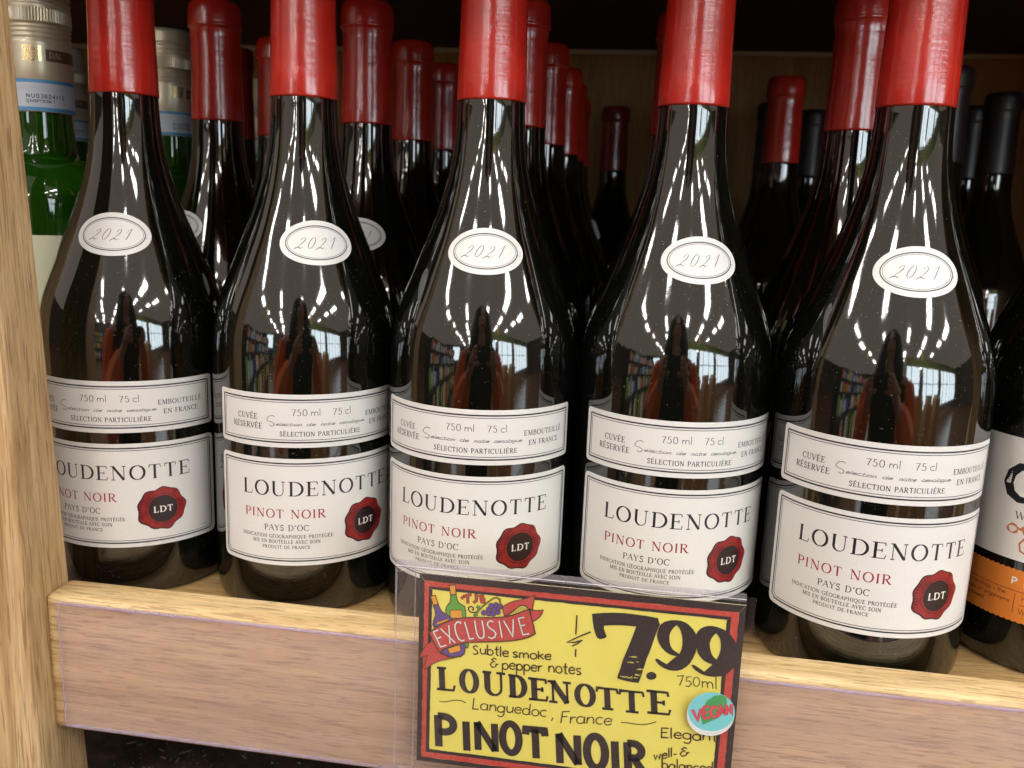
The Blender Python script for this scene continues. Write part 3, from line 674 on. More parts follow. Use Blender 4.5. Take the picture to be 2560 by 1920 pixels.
# ------------------------------------------------------------------ green screw-capped bottles
def make_green():
    root = empty('green_wine_bottle')
    prof = [(2.5, 0.01), (0.2, 33), (0, 34.5), (1.0, 36.3), (4, 37.3), (10, 37.5), (60, 37.5), (120, 37.5), (172, 37.5)]
    for i in range(1, 13):
        a = rad(90 * i / 12); prof.append((172 + 22 * math.sin(a), 37.5 - 21.0 * (1 - math.cos(a))))
    prof += [(198, 15.4), (205, 14.7), (217, 14.5), (240, 14.2), (286, 14.2), (286, 0.01)]
    lathe('glass_body', prof, GREEN, root, seg=72)
    cap = [(217.0, 14.6), (217.2, 15.4), (241, 15.5), (250.5, 15.5)]
    for z in (251.6, 254.0, 256.2): cap += [(z, 15.5), (z + 0.5, 14.9), (z + 1.2, 14.9), (z + 1.7, 15.5)]
    cap += [(258.3, 15.6), (258.6, 15.0), (259.4, 15.0), (259.7, 15.7)]
    lathe('screw_cap_skirt', cap, CAPMAT, root, seg=72)
    # knurled and ribbed upper cap
    vs = []; fs = []; seg = 144
    prof2 = [(259.8, 15.5), (260.4, 16.0)] + [(261.0, 16.1), (266.5, 16.1), (267.2, 15.8)]
    for z in (268.5, 271.2, 274.0): prof2 += [(z, 15.9), (z + 0.8, 15.4), (z + 1.4, 15.4), (z + 2.0, 15.9)]
    prof2 += [(277, 15.6), (283.0, 15.2), (285.2, 14.3), (286, 12), (286.1, 0.01)]
    for z, r in prof2:
        for k in range(seg):
            a = 2 * math.pi * k / seg; rr = r - (0.45 if (260.9 < z < 267 and k % 2) else 0)
            vs.append((rr * math.sin(a) * MM, -rr * math.cos(a) * MM, z * MM))
    for i in range(len(prof2) - 1):
        for k in range(seg):
            k2 = (k + 1) % seg; fs.append((i * seg + k, i * seg + k2, (i + 1) * seg + k2, (i + 1) * seg + k))
    mesh_obj('screw_cap', vs, fs, CAPMAT, root, smooth=False)
    cyl = CylBend(15.5, 0.08)
    class B:
        def __call__(s_, s, z, l): return cyl(s, z - Z0, l)
        def outward(s_, c): return Vector((c.x, c.y, 0))
    B = B()
    k = Ink(); k.rect(-48, 228.3, 48, 243.2, 0, 0); k.rect(-48, 241.5, 48, 243.2, 1, 1); k.rect(-48, 228.0, 48, 229.8, 1, 1)
    for i in range(60): k.ribbon([(-14 + i * 0.7, 237.5), (-14 + i * 0.7, 240.5)], 0.12, 1, 3)
    k.roman('NU03824113', 2.6, 20.6, 234.2, 1.85, 2, 2, T=0.2, mono=True)
    k.roman('Q3H8FCB3W', 2.6, 14.2, 232.0, 1.35, 2, 2, T=0.2, mono=True)
    k.hand('l', 15.2, 15.8, 232.1, 0.9, 0.28, 2, 2); k.roman('0.75', 17.4, 21.2, 231.9, 1.2, 2, 3, T=0.15, mono=True)
    k.hand('organic wine'.replace('w', 'w'), 2.6, 16, 230.6, 0.6, 0.12, 2, 3)
    k.build('neck_band', [BANDPAPER, BLUE, INK, BANDGREY], root, B)
    k = Ink(); k.rect(12.8, 252.2, 34, 258.0, 0, 0); k.rect(2.2, 252.0, 10.9, 259.3, 0, 2)
    k.roman('DAL', 14.3, 21.0, 254.0, 2.7, 1, 1, T=0.15, t=0.07)
    k.ribbon(arc(6.5, 255.6, 4.1, 4.6, -60, 60), 0.25, 1, 1); k.ribbon(arc(6.5, 255.6, 4.1, 4.6, 120, 240), 0.25, 1, 1)
    k.ribbon(arc(5.4, 257.3, 1.0, 1.2, 60, 330), 0.3, 1, 1); k.ribbon(arc(7.6, 257.3, 1.0, 1.2, -150, 120), 0.3, 1, 1); k.ribbon([(6.5, 258.2), (6.5, 252.6)], 0.4, 1, 1)
    k.ribbon(arc(6.5, 254.0, 0.9, 1.3, 0, 360), 0.3, 1, 1)
    k.build('cap_emblem', [GOLDDARK, CAPMAT, GOLD], root, B)
    c2 = CylBend(37.5, 0.1)
    class B2:
        def __call__(s_, s, z, l): return c2(s, z - Z0, l)
        def outward(s_, c): return Vector((c.x, c.y, 0))
    k = Ink(); k.rect(-62, 60, 62, 166.8, 0, 0)
    for i in range(5): k.fan(36 + i * 3, 138 - i * 6, arc(36 + i * 3, 138 - i * 6, 6 - 0.6 * i, 9 - i, 0, 360, 16)[:-1], 1, 1, 3)
    k.build('front_label', [LABELGREEN, LEAF], root, B2())
    return root
CAPMAT = principled('champagne_metal_cap', (0.58, 0.52, 0.38), 0.36, Metallic=0.45)
GOLD = principled('gold_foil', (0.62, 0.48, 0.24), 0.25, Metallic=0.9)
GOLDDARK = principled('dark_bronze_print', (0.13, 0.10, 0.055), 0.35, Metallic=0.4)
BANDPAPER = principled('pale_blue_grey_band', (0.50, 0.55, 0.62), 0.5)
BANDGREY = principled('grey_print', (0.36, 0.38, 0.42), 0.5)
BLUE = principled('blue_print', (0.07, 0.26, 0.50), 0.5)
LABELGREEN = principled('pale_cream_label', (0.60, 0.62, 0.44), 0.5)
gb = make_green(); gb.location = Vector((-97, 80, Z0)) * MM
GG = 'green screw-capped bottles behind the post'
tag(gb, 'nearest green bottle, champagne screw cap and blue edged neck band, directly behind the post', 'wine bottle', GG)
for x, y, ph, lb in ((-108, 225, 25, 'gold screw-capped bottle in the gap right of the first front bottle neck'),
                 (-215, 214, -30, 'green screw-capped bottle in shade, just right of the nearest green bottle'),
                 (-238, 300, 10, 'gold screw-capped bottle farthest left, next to the first front red capsule'),
                 (-144, 452, 40, 'far gold screw-capped bottle glimpsed left of the second front red capsule')):
    b = copy_tree(gb); b.location = Vector((x, y, Z0)) * MM; b.rotation_euler = (0, 0, rad(ph)); b['label'] = lb

# ------------------------------------------------------------------ organic wine at the right edge
def make_organic():
    root = empty('organic_wine_bottle')
    prof = [(2.5, 0.01), (0.3, 34), (0, 36), (0.6, 38.2), (3, 39.6), (8, 40.0), (14, 39.8), (17, 40.0), (60, 40.0), (112 - Z0, 40.0)]
    z = 104.0
    while z < 222: prof.append((z, shoulder(z + Z0) * 40 / 41)); z += 3
    prof += [(285, 13.4), (285.5, 0.01)]
    lathe('glass_body', prof, GLASS, root)
    lathe('capsule', [(222, 14.4), (240, 14.3), (271, 13.6), (272.5, 14.7), (283, 14.5), (286, 12), (286.3, 0.01)], NAVY, root)
    cyl = CylBend(40.0, 0.12)
    class B:
        def __call__(s_, s, z, l): return cyl(s, z - Z0, l)
        def outward(s_, c): return Vector((c.x, c.y, 0))
    B = B()
    k = Ink(); k.rect(-58, 57.5, 30, 107.2, 0, 0); up = k.build('upper_label', [PAPER2], root, B)
    k = Ink()
    k.ribbon([(-26, 94), (-30, 96.2), (-34, 95.6), (-37, 92.5), (-37.9, 88.5), (-36.5, 84.5), (-33, 82.4), (-28, 82.6)], [1.6, 2.6, 3.0, 3.6, 3.8, 3.4, 2.8, 2.0], 1, 0)
    k.roman('WINES', -33.4, -12, 74.6, 2.9, 1, 0, T=0.15, t=0.06)
    k.ribbon(arc(-33.6, 70.2, 1.9, 1.7, 60, 420, 20), [0.75 + 0.35 * math.sin(i) for i in range(21)], 1, 1)
    k.ribbon([(-31.9, 71.0), (-30.5, 70.4), (-29.8, 71.6), (-29.2, 69.2), (-28.6, 70.8), (-27.0, 72.0), (-26, 71)], 0.8, 1, 1)
    k.ribbon([(-26, 66.5), (-28.6, 67.2), (-30.2, 64.6), (-29.6, 61.8), (-27.5, 61.0)], 0.75, 1, 1)
    k.build('lettering', [INK, COPPER], up, B)
    # orange strip with pinked edges
    k = Ink(); a = []; b = []; n = 120
    for i in range(n + 1):
        x = -58 + 88 * i / n; d = 0.5 * abs(math.sin(i * math.pi / 3.0))
        a.append((x, 53.6 + d)); b.append((x, 32.4 - d))
    k.quad_strip(a, b, 0, 0); orl = k.build('orange_label', [ORANGE], root, B)
    k = Ink()
    k.ribbon([(-57, 45.0), (28, 45.0)], 0.26, 1, 0)
    k.hand('biologie > ecology > the', -57.0, -32.4, 42.5, 0.95, 0.24, 1); k.hand('relationships of organisms', -59.0, -30.4, 39.6, 0.95, 0.24, 1); k.hand('to the environment('.replace('v', 'u'), -56.0, -41, 36.8, 0.95, 0.24, 1)
    k.ribbon([(-28.9, 43.8), (-28.9, 35.6)], 0.26, 1, 0)
    k.roman('PRODUCT', -26.4, -14, 41.6, 1.3, 1, 0, T=0.15, mono=True); k.ribbon([(-27, 39.6), (-10, 39.6)], 0.24, 1, 0); k.roman('WINE', -27.0, -18, 35.8, 2.2, 1, 0, T=0.13, t=0.06)
    k.roman('PINOT NOIR', -31.2, 14, 47.6, 2.9, 2, 1, T=0.2, mono=True)
    k.build('lettering', [MAROON, WHITEINK], orl, B)
    return root
ob = make_organic(); ob.location = Vector((401, 37, Z0)) * MM
tag(ob, 'wine bottle with cream upper label and orange lower label at the right edge', 'wine bottle')

# ------------------------------------------------------------------ shelf
sh = empty('shelf_unit', (150, 200, -85))
tag(sh, 'light oak wine shelf with upright post and rounded front rail under the bottles', 'shelf')
def P(o): o.matrix_parent_inverse = Matrix.Translation(-sh.location); return o
P(box('shelf_board', (-900, -25.6, -12), (1100, 690, Z0), OAKS, sh))
P(box('front_rail', (-20.5, -44, -38.2), (1100, -26, 23.6), OAKX, sh, bevel=3.2, seg=4))
# upright post, its right side face seen past the rail
pv = []; 
post = box('post', (-62, -54, -600), (-19.5, -27.5, 500), OAKZ, sh, bevel=1.6, seg=3)
for v in post.data.vertices:
    z = v.co.z / MM; y = v.co.y / MM
    v.co.x += (-0.0185 * (z) + 0.0) * MM * (1.0 if v.co.x > -0.04 else 1.0)
    if y > -35: v.co.y += (-0.028 * (z - 30)) * MM
P(post)
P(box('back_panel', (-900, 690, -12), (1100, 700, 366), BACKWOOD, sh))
P(box('batten', (-900, 684, 361.5), (1100, 690, 366), BATTEN, sh))
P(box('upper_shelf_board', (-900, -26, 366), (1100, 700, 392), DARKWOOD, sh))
P(box('upper_shade_rail', (-20.5, -44, 303), (1100, -26, 405), OAKX, sh, bevel=3))  # unseen rail, hung extra low to keep light off the rear bottles
P(box('shade_panel', (-520, -26, -12), (-500, 690, 366), OAKZ, sh)); P(box('shade_panel', (700, -26, -12), (720, 690, 366), OAKZ, sh))  # unseen side panels added past the view to darken the shelf interior
P(box('lower_board', (-900, -140, -110), (1100, 500, -85), DUSTY, sh))
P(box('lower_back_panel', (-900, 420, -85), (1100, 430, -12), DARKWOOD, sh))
# dust and crumbs on the lower board
dv = []; df = []
for i in range(300):
    x = random.uniform(-25, 70); y = random.uniform(-26, 40); s = random.choice([0.2, 0.25, 0.35, 0.5, 1.1]) * random.uniform(0.6, 1.3); a = random.uniform(0, 6.28)
    l = s * random.uniform(0.8, 2.6); i0 = len(dv); h = random.uniform(0.1, 0.5)
    for (p, q) in ((-l, -s * .4), (l, -s * .3), (l * .7, s * .5), (-l * .8, s * .4)):
        dv.append(((x + p * math.cos(a) - q * math.sin(a)) * MM, (y + p * math.sin(a) + q * math.cos(a)) * MM, (-84.9) * MM))
    dv.append((x * MM, y * MM, (-84.9 + h) * MM))
    for k in range(4): df.append((i0 + k, i0 + (k + 1) % 4, i0 + 4))
du = mesh_obj('dust', dv, df, principled('dust_flakes', (0.24, 0.21, 0.18), 0.9)); tag(du, 'pale dust and crumbs scattered on the dark board under the rail', 'dust', kind='stuff')

# ticket strip: clear lavender plastic on the rail
ts = empty('ticket_strip', (180, -44.6, -6))
tag(ts, 'lavender tinted clear plastic strip covering the front of the oak rail', 'ticket strip')
def PT(o, r): o.matrix_parent_inverse = Matrix.Translation(-r.location); return o
PT(box('strip_face', (-12.7, -45.4, -34.0), (1100, -44.5, 21.6), STRIP, ts, bevel=0.2), ts)
PT(box('strip_top_edge', (-12.9, -46.1, 20.9), (1100, -45.45, 22.2), STRIPEDGE, ts, bevel=0.38, seg=3), ts)
PT(box('strip_bottom_edge', (-12.9, -46.0, -34.9), (1100, -45.45, -33.6), STRIPEDGE, ts, bevel=0.38, seg=3), ts)
PT(box('strip_end_edge', (-12.9, -46.0, -33.5), (-12.1, -45.45, 20.8), STRIPEDGE, ts, bevel=0.3, seg=2), ts)

# ------------------------------------------------------------------ sign holder
hd = empty('sign_holder', (197, -50, -27))
tag(hd, 'folded clear plastic sleeve clipped over the rail, holding the yellow price card', 'sign holder')
PT(box('front_panel', (134.3, -54.2, -26.6), (261.4, -53.7, 58.6), CLEAR, hd, bevel=0.15), hd)
PT(box('back_panel', (134.0, -49.6, -29.6), (265.6, -49.1, 55.6), CLEAR, hd, bevel=0.15), hd)
PT(box('top_fold', (134.3, -54.9, 56.1), (261.4, -54.25, 59.2), CLEAREDGE, hd, bevel=0.3, seg=3), hd)
PT(box('top_glint_rib', (134.4, -54.75, 54.6), (261.4, -54.25, 54.95), CLEAREDGE, hd, bevel=0.15), hd)
PT(box('top_glint_rib', (134.4, -54.95, 57.0), (261.4, -54.92, 57.25), principled('plastic_glint', (0.8, 0.8, 0.82), 0.15), hd), hd)  # thin pale opaque strip, a highlight along the fold put in as colour
PT(box('left_fold', (134.0, -54.8, -26.6), (134.9, -54.25, 56.0), CLEAREDGE, hd, bevel=0.25), hd)
PT(box('left_seam', (141.6, -54.6, -26.6), (142.0, -54.25, 54.5), CLEAREDGE, hd, bevel=0.12), hd)
PT(box('bottom_fold', (135.0, -54.8, -27.2), (261.0, -54.25, -26.4), CLEAREDGE, hd, bevel=0.25), hd)

# ------------------------------------------------------------------ price card, drawn from measured points
HM = (0.07165763, -0.00466139, 128.83576272, 0.00875003, -0.07153068, 60.48448674, 0.00003354, -0.00004094)
def J(x, y):
    w = HM[6] * x + HM[7] * y + 1
    return ((HM[0] * x + HM[1] * y + HM[2]) / w, (HM[3] * x + HM[4] * y + HM[5]) / w)
def K(x, y): return J((70 + x / 4.916) * 2.304, (40 + y / 4.916) * 2.304)
def Q(x, y): return J((420 + x / 4.254) * 2.304, (70 + y / 4.254) * 2.304)
def many(f, *p): return [f(p[i], p[i + 1]) for i in range(0, len(p), 2)]
card = empty('price_card', (197, -52, -27))
tag(card, 'yellow hand lettered price card with red and black border reading 7.99 Loudenotte Pinot Noir', 'price sign')
FB = FlatBend(-52.0)
def PC(o): o.matrix_parent_inverse = Matrix.Translation(-card.location); return o
X0, X1, ZT, ZB = 142.8, 262.0, 53.6, -24.6
PC(box('paper', (X0, -51.95, ZB), (X1, -51.6, ZT), YELLOW, card))
def wob_frame(k, a, b, c, d, e, f_, g, h, layer, mat):
    """frame between outer rectangle (a,b,c,d) and inner (e,f,g,h) with slightly uneven inner edge"""
    def side(p, q, r, s):
        n = 40; A = []; B_ = []
        for i in range(n + 1):
            t = i / n; w = random.uniform(-0.10, 0.10)
            A.append((p[0] + (q[0] - p[0]) * t, p[1] + (q[1] - p[1]) * t)); u = (r[0] + (s[0] - r[0]) * t, r[1] + (s[1] - r[1]) * t)
            B_.append((u[0] + (w if abs(s[1] - r[1]) > 1 else 0), u[1] + (w if abs(s[0] - r[0]) > 1 else 0)))
        k.quad_strip(A, B_, layer, mat)
    side((a, d), (c, d), (e, h), (g, h)); side((a, b), (c, b), (e, f_), (g, f_)); side((a, b), (a, d), (e, f_), (e, h)); side((c, b), (c, d), (g, f_), (g, h))
k = Ink()
wob_frame(k, X0, ZB, X1, ZT, X0 + 1.9, ZB + 1.9, X1 - 2.3, ZT - 2.9, 1, 0)
wob_frame(k, X0 + 1.9, ZB + 1.9, X1 - 2.3, ZT - 2.9, X0 + 3.7, ZB + 4.3, X1 - 5.0, ZT - 5.0, 1, 1)
wob_frame(k, X0 + 3.6, ZB + 4.2, X1 - 4.9, ZT - 4.9, X0 + 5.0, ZB + 5.6, X1 - 6.3, ZT - 6.1, 2, 0)
PC(k.build('border', [MK_BLACK, MK_RED], card, FB))
# big price
k = Ink()
k.poly([many(Q, 425,358, 540,348, 660,345, 780,350, 900,365, 1020,382, 1128,403, 1136,440, 1148,468, 1118,540, 1095,600, 1040,760, 1005,840, 990,890, 955,1000, 935,1060, 920,1093, 860,1086, 780,1070, 695,1045, 700,1010, 730,930, 750,860, 790,760, 820,690, 860,590, 895,493, 800,484, 700,478, 620,480, 555,485, 552,510, 560,540, 583,600, 560,618, 510,628, 480,612, 462,570, 445,510, 434,440)], 4, 0)
k.poly([[Q(1057 + 55 * math.cos(t / 20 * 6.2832), 1017 + 42 * math.sin(t / 20 * 6.2832)) for t in range(20)]], 4, 0)
k.poly([many(Q, 1118,570, 1135,510, 1155,470, 1200,440, 1260,425, 1320,424, 1370,430, 1415,446, 1450,468, 1500,520, 1530,570, 1542,640, 1538,720, 1525,780, 1500,830, 1470,880, 1430,920, 1380,950, 1330,963, 1285,963, 1240,955, 1190,935, 1150,910, 1120,882, 1100,850, 1100,836, 1115,832, 1150,850, 1185,873, 1222,892, 1270,850, 1325,808, 1285,800, 1245,785, 1205,758, 1165,715, 1135,660, 1122,620),
        many(Q, 1325,478, 1290,510, 1265,545, 1250,590, 1250,640, 1258,690, 1280,730, 1310,755, 1355,782, 1375,735, 1385,690, 1388,640, 1383,590, 1368,535, 1350,503)], 5, 0)
k.poly([many(Q, 1533,575, 1550,545, 1570,522, 1610,498, 1660,485, 1710,486, 1760,497, 1815,518, 1870,548, 1910,590, 1945,645, 1970,700, 1987,765, 1985,815, 1975,862, 1950,905, 1920,942, 1885,975, 1850,1003, 1800,1020, 1740,1027, 1680,1023, 1620,1010, 1575,990, 1530,962, 1500,932, 1483,905, 1498,894, 1530,910, 1575,940, 1618,972, 1660,935, 1705,895, 1660,880, 1620,858, 1585,825, 1556,783, 1540,735, 1534,680),
        many(Q, 1745,563, 1712,595, 1690,630, 1677,670, 1680,720, 1695,775, 1715,810, 1747,843, 1770,805, 1788,760, 1796,710, 1795,660, 1785,620, 1768,590)], 6, 0)
# fraction mark
for pts in ((265,372, 260,480, 254,578), (412,550, 300,595, 160,660, 240,662, 320,635, 270,675, 215,702), (254,732, 250,815)):
    k.ribbon(many(Q, *pts), 0.55, 4, 1, step=3)
for a, b, c in ((820,815,900), (770,870,990), (900,945,960), (705,1025,850), (790,1035,870), (860,1005,930)):   # white wear on the marker ink
    for q in range(5):
        xx = random.uniform(a, c); k.ribbon([Q(xx, b + random.uniform(-7, 7)), Q(xx + random.uniform(15, 50), b + random.uniform(-5, 9))], random.uniform(0.12, 0.3), 7, 2, step=3)
PC(k.build('price_figures', [MK_BLACK, MK_THIN, YELLOW], card, FB))
# name of the wine
k = Ink()
def baseline(xa, ya, xb, yb, cap):
    """map text units: x in J pixels along the line, y up in J pixels"""
    def f(q):
        t = (q[0] - xa) / (xb - xa); return J(q[0], ya + (yb - ya) * t - q[1])
    return f
# letters as (char, left, right, base y, cap height)
def letters(specs, T, t, ser, mono, layer=4, mat=0):
    for ch, xl, xr, yb, cap in specs:
        allx = [p[0] for pts, kd in G[ch][1] for p in pts] + ([q for e in G[ch][2] for q in (e[0] - ser, e[0] + ser)] if ser else [])
        hw = T / 2 if (mono or ch in 'DOR') else 0.02; gx0, gx1 = min(allx), max(allx)
        if ch == 'O': hw = T / 2
        span = max(gx1 - gx0, 0.001); sx = ((xr - xl) / cap - 2 * hw) / span if span > 0.01 else 1.0
        xl = xl - (gx0 * sx - hw) * cap
        def tf(p, xl=xl, yb=yb, cap=cap, sx=sx): return J(xl + (p[0] * sx - 0.04 * p[1]) * cap, yb - p[1] * cap + (p[0] * sx * cap) * 0.10)
        Tm = T * cap / 15.9; tm = t * cap / 15.9
        for pts, kind in G[ch][1]:
            n = len(pts)
            if mono: w = [Tm] * n
            elif kind == 'T': w = [Tm] * n
            elif kind == 't': w = [tm] * n
            elif kind == 'T2': w = [Tm if i < 2 else Tm - (Tm - tm) * ((i - 1) / (n - 2)) ** 1.5 for i in range(n)]
            else:
                w = []
                for i in range(n):
                    p0 = pts[max(0, i - 1)]; p1 = pts[min(n - 1, i + 1)]; dx, dy = p1[0] - p0[0], p1[1] - p0[1]; d = math.hypot(dx, dy) or 1e-9
                    w.append(tm + (Tm - tm) * (abs(dy) / d) ** 1.4 if not (ch == 'O' and i in (0, n - 1)) else tm)
            k.ribbon([tf(p) for p in pts], w, layer, mat, step=3, closed=(ch == 'O'))
        if ser:
            for (sxx, syy) in G[ch][2]: k.ribbon([tf((sxx - ser, syy * 0.96 + 0.02)), tf((sxx + ser, syy * 0.96 + 0.02))], tm * 1.1, layer, mat)
letters([('L', 303, 412, 790, 128), ('O', 434, 553, 802, 128), ('U', 570, 706, 816, 130), ('D', 702, 830, 832, 126), ('E', 832, 946, 848, 124), ('N', 944, 1084, 862, 122), ('O', 1098, 1224, 880, 122), ('T', 1226, 1352, 898, 122), ('T', 1358, 1502, 914, 122), ('E', 1514, 1652, 926, 130)], 0.29, 0.115, 0.16, False)
letters([('P', 293, 430, 1115, 180), ('I', 456, 512, 1140, 168), ('N', 520, 664, 1136, 160), ('O', 664, 804, 1150, 168), ('T', 798, 956, 1180, 168), ('N', 990, 1142, 1212, 170), ('O', 1148, 1302, 1236, 182), ('I', 1312, 1366, 1262, 176), ('R', 1384, 1532, 1268, 176)], 0.27, 0.27, 0, True)
PC(k.build('wine_name', [MK_BLACK], card, FB))
k = Ink()
def hand_line(txt, xa, ya, xb, yb, xh, w, wob=3, shear=0.0):
    f = baseline(xa, ya, xb, yb, xh)
    k.hand(txt, xa, xb, 0, xh, w * 0.86, 4, 0, xf=f, wob=wob, shear=shear, step=3)
hand_line('Subtle', 508, 584, 722, 604, 33, 0.60); hand_line('smoKe', 738, 606, 968, 618, 32, 0.60)
hand_line('&', 608, 664, 662, 668, 37, 0.55); hand_line('pepper', 678, 672, 915, 690, 36, 0.60); hand_line('notes', 945, 692, 1140, 706, 38, 0.60)
hand_line('Languedoc', 505, 903, 938, 948, 36, 0.50, shear=0.12); hand_line(',', 958, 958, 985, 962, 40, 0.5); hand_line('France', 1012, 980, 1315, 996, 40, 0.50, shear=0.12)
hand_line('750', 1685, 770, 1825, 776, 36, 0.42); hand_line('ml', 1828, 776, 1925, 786, 38, 0.42)
hand_line('Elegant', 1592, 1064, 1925, 1092, 34, 0.62); hand_line('well-', 1552, 1194, 1690, 1176, 30, 0.58); hand_line('&', 1700, 1174, 1762, 1170, 34, 0.58)
hand_line('balanced', 1598, 1252, 1900, 1272, 36, 0.60)
k.ribbon(many(J, 320,860, 352,862, 385,856, 420,852, 447,855, 472,868), 0.38, 4, 0, step=3)
k.ribbon(many(J, 1365,980, 1400,982, 1445,990, 1490,994, 1530,988, 1568,976), 0.38, 4, 0, step=3)
PC(k.build('handwriting', [MK_THIN], card, FB))
# drawn banner, bottles and grapes
k = Ink(); mi = {'red': 0, 'line': 1, 'purple': 2, 'green': 3, 'orange': 4, 'white': 5, 'olive': 6, 'darkred': 7}
def shape(pts, col, layer, lw=0.38):
    p = many(K, *pts); k.poly([p], layer, mi[col]); k.ribbon(p + [p[0]], lw, layer + 0.4, 1, step=3, closed=True)
shape((475,325, 545,320, 553,380, 575,425, 650,470, 660,520, 662,610, 640,615, 435,615, 415,520, 425,475, 470,415, 478,370), 'green', 5)
shape((460,208, 535,203, 545,322, 475,328), 'orange', 6); shape((470,515, 615,515, 620,612, 475,612), 'orange', 6, 0.2)
shape((265,455, 325,440, 345,490, 370,530, 440,575, 500,620, 480,660, 280,735, 258,690, 268,640, 290,580, 285,520), 'purple', 7)
shape((230,345, 290,330, 325,440, 265,455), 'orange', 8); shape((300,665, 452,615, 462,635, 312,692), 'orange', 8, 0.2)
shape((620,930, 700,905, 695,950, 685,978, 650,975), 'green', 5); 
shape((350,1035, 430,970, 620,905, 660,960, 645,1050, 600,1085, 470,1092, 420,1062), 'purple', 7); shape((440,985, 590,938, 600,1012, 470,1048), 'orange', 8, 0.2)
# vine and grapes
k.ribbon(many(K, 760,590, 800,540, 870,470, 930,420, 1000,372, 1045,362, 1080,385, 1085,430), 0.75, 5, 1, step=3); k.ribbon(many(K, 760,590, 800,540, 870,470, 930,420, 1000,372, 1045,362, 1080,385, 1085,430), 0.4, 5.4, 6, step=3)
k.ribbon(many(K, 830,520, 770,545, 720,540, 695,510, 700,480, 730,470, 755,485, 755,510, 735,515), 0.55, 5, 1, step=3)
for cx, cy in ((815, 480), (790, 565)): 
    shape(tuple(v for t in range(10) for v in (cx + (34 if t % 2 else 15) * math.cos(t * 0.628), cy + (34 if t % 2 else 15) * math.sin(t * 0.628))), 'green', 5.6, 0.16)
for i, (cx, cy) in enumerate(((885,548), (945,555), (1000,560), (1055,540), (945,505), (1002,510), (1062,485), (975,462), (1032,452), (1085,470))):
    c = [K(cx + 33 * math.cos(t / 16 * 6.2832), cy + 33 * math.sin(t / 16 * 6.2832)) for t in range(16)]
    k.poly([c], 5 + i * 0.08, 2); k.ribbon(c + [c[0]], 0.24, 5.04 + i * 0.08, 1, step=3, closed=True)
# TJ's
for pts in ((605,375, 640,345, 735,320), (685,330, 690,435), (770,330, 800,335), (795,330, 792,400, 755,425), (888,335, 842,345, 848,372, 890,385, 888,410, 838,412), (822,325, 815,350)):
    k.ribbon(many(K, *pts), 1.25, 6, 1, step=3); k.ribbon(many(K, *pts), 0.8, 6.4, 7, step=3)
# banner
shape((1115,482, 1150,450, 1200,422, 1270,400, 1350,385, 1430,362, 1512,332, 1495,420, 1478,525, 1440,505, 1400,462, 1350,455, 1300,478, 1240,530, 1190,570, 1140,595, 1125,540), 'red', 7)
shape((1455,500, 1530,520, 1618,515, 1595,560, 1570,598, 1530,630, 1500,648, 1470,640), 'red', 6.6)
shape((255,888, 180,940, 145,985, 115,1035, 90,1108, 130,1085, 192,1072, 165,1165, 165,1243, 230,1190, 300,1150, 380,1125, 450,1112, 560,1090, 610,1075, 450,1090, 350,1040), 'red', 7.2)
for i in range(14): 
    x = 1150 + i * 20; k.ribbon([K(x, 592 - i * 5.5), K(x + 3, 545 - i * 7)], 0.12, 7.9, 1, step=3)
shape((215,790, 300,722, 380,680, 450,650, 520,628, 600,612, 700,603, 800,601, 900,603, 1000,604, 1140,596, 1240,575, 1340,540, 1440,500, 1465,590, 1490,690, 1517,800, 1450,838, 1380,862, 1290,880, 1200,890, 1080,898, 950,902, 830,905, 700,908, 560,932, 470,960, 400,990, 340,1032, 290,950, 250,870), 'red', 9, 0.5)
EX = ((265,775, 310,868, 355,965), (262,778, 328,755), (305,862, 362,840), (350,966, 425,942), (352,737, 440,820, 535,912), (455,697, 462,800, 470,922), (603,682, 595,660, 560,655, 532,690, 532,745, 550,815, 580,868, 612,890, 648,878), (648,655, 680,760, 710,868), (706,868, 765,858), (775,640, 785,720, 800,800, 825,848, 858,860, 885,840, 888,780, 875,700, 862,640), (1003,655, 965,642, 935,660, 930,700, 960,735, 1010,765, 1035,800, 1020,840, 985,860, 935,840), (1072,640, 1090,740, 1108,850), (1128,642, 1185,740, 1240,838, 1246,730, 1246,622), (1308,612, 1335,710, 1365,815), (1305,613, 1382,600), (1332,706, 1392,694), (1362,815, 1442,800))
for pts in EX: k.ribbon(many(K, *pts), 0.82, 10, 1, step=3)
for pts in EX: k.ribbon(many(K, *pts), 0.52, 11, 5, step=3)
PC(k.build('banner_drawing', [BANNER, MK_THIN, A_PURPLE, A_GREEN, A_ORANGE, WHITEINK, A_OLIVE, MK_RED], card, FB))

# round vegan sticker stuck on the sleeve
st = empty('sticker', (254, -55, 8)); tag(st, 'round teal sticker with green leaf and red word VEGAN stuck on the sleeve', 'sticker')
class SleeveBend(FlatBend):
    def __call__(self, s, z, layer): return (s + (219.5 - s) * 0.0078, self.y - layer * 0.04, z + (188.6 - z) * 0.0078)
FS = SleeveBend(-54.35)
def ell(cx, cy, rx, ry, n=48): return [J(cx + rx * math.cos(6.2832 * t / n), cy + ry * math.sin(6.2832 * t / n)) for t in range(n)]
k = Ink(); c = ell(1882, 935, 138, 124); k.fan(*J(1882, 935), c, 0, 0, 4)
base = k.build('backing', [STICKER], st, FS); PT(base, st)
k = Ink(); c2 = ell(1886, 920, 135, 112); k.ribbon([*ell(1884, 927, 137, 119), ell(1884, 927, 137, 119)[0]], 0.12, 1, 3, step=3); k.fan(*J(1886, 920), c2, 2, 0, 4)
k.poly([many(J, 1835,995, 1825,950, 1835,900, 1860,855, 1900,828, 1945,822, 1972,835, 1975,870, 1960,920, 1925,955, 1880,975)], 3, 1)
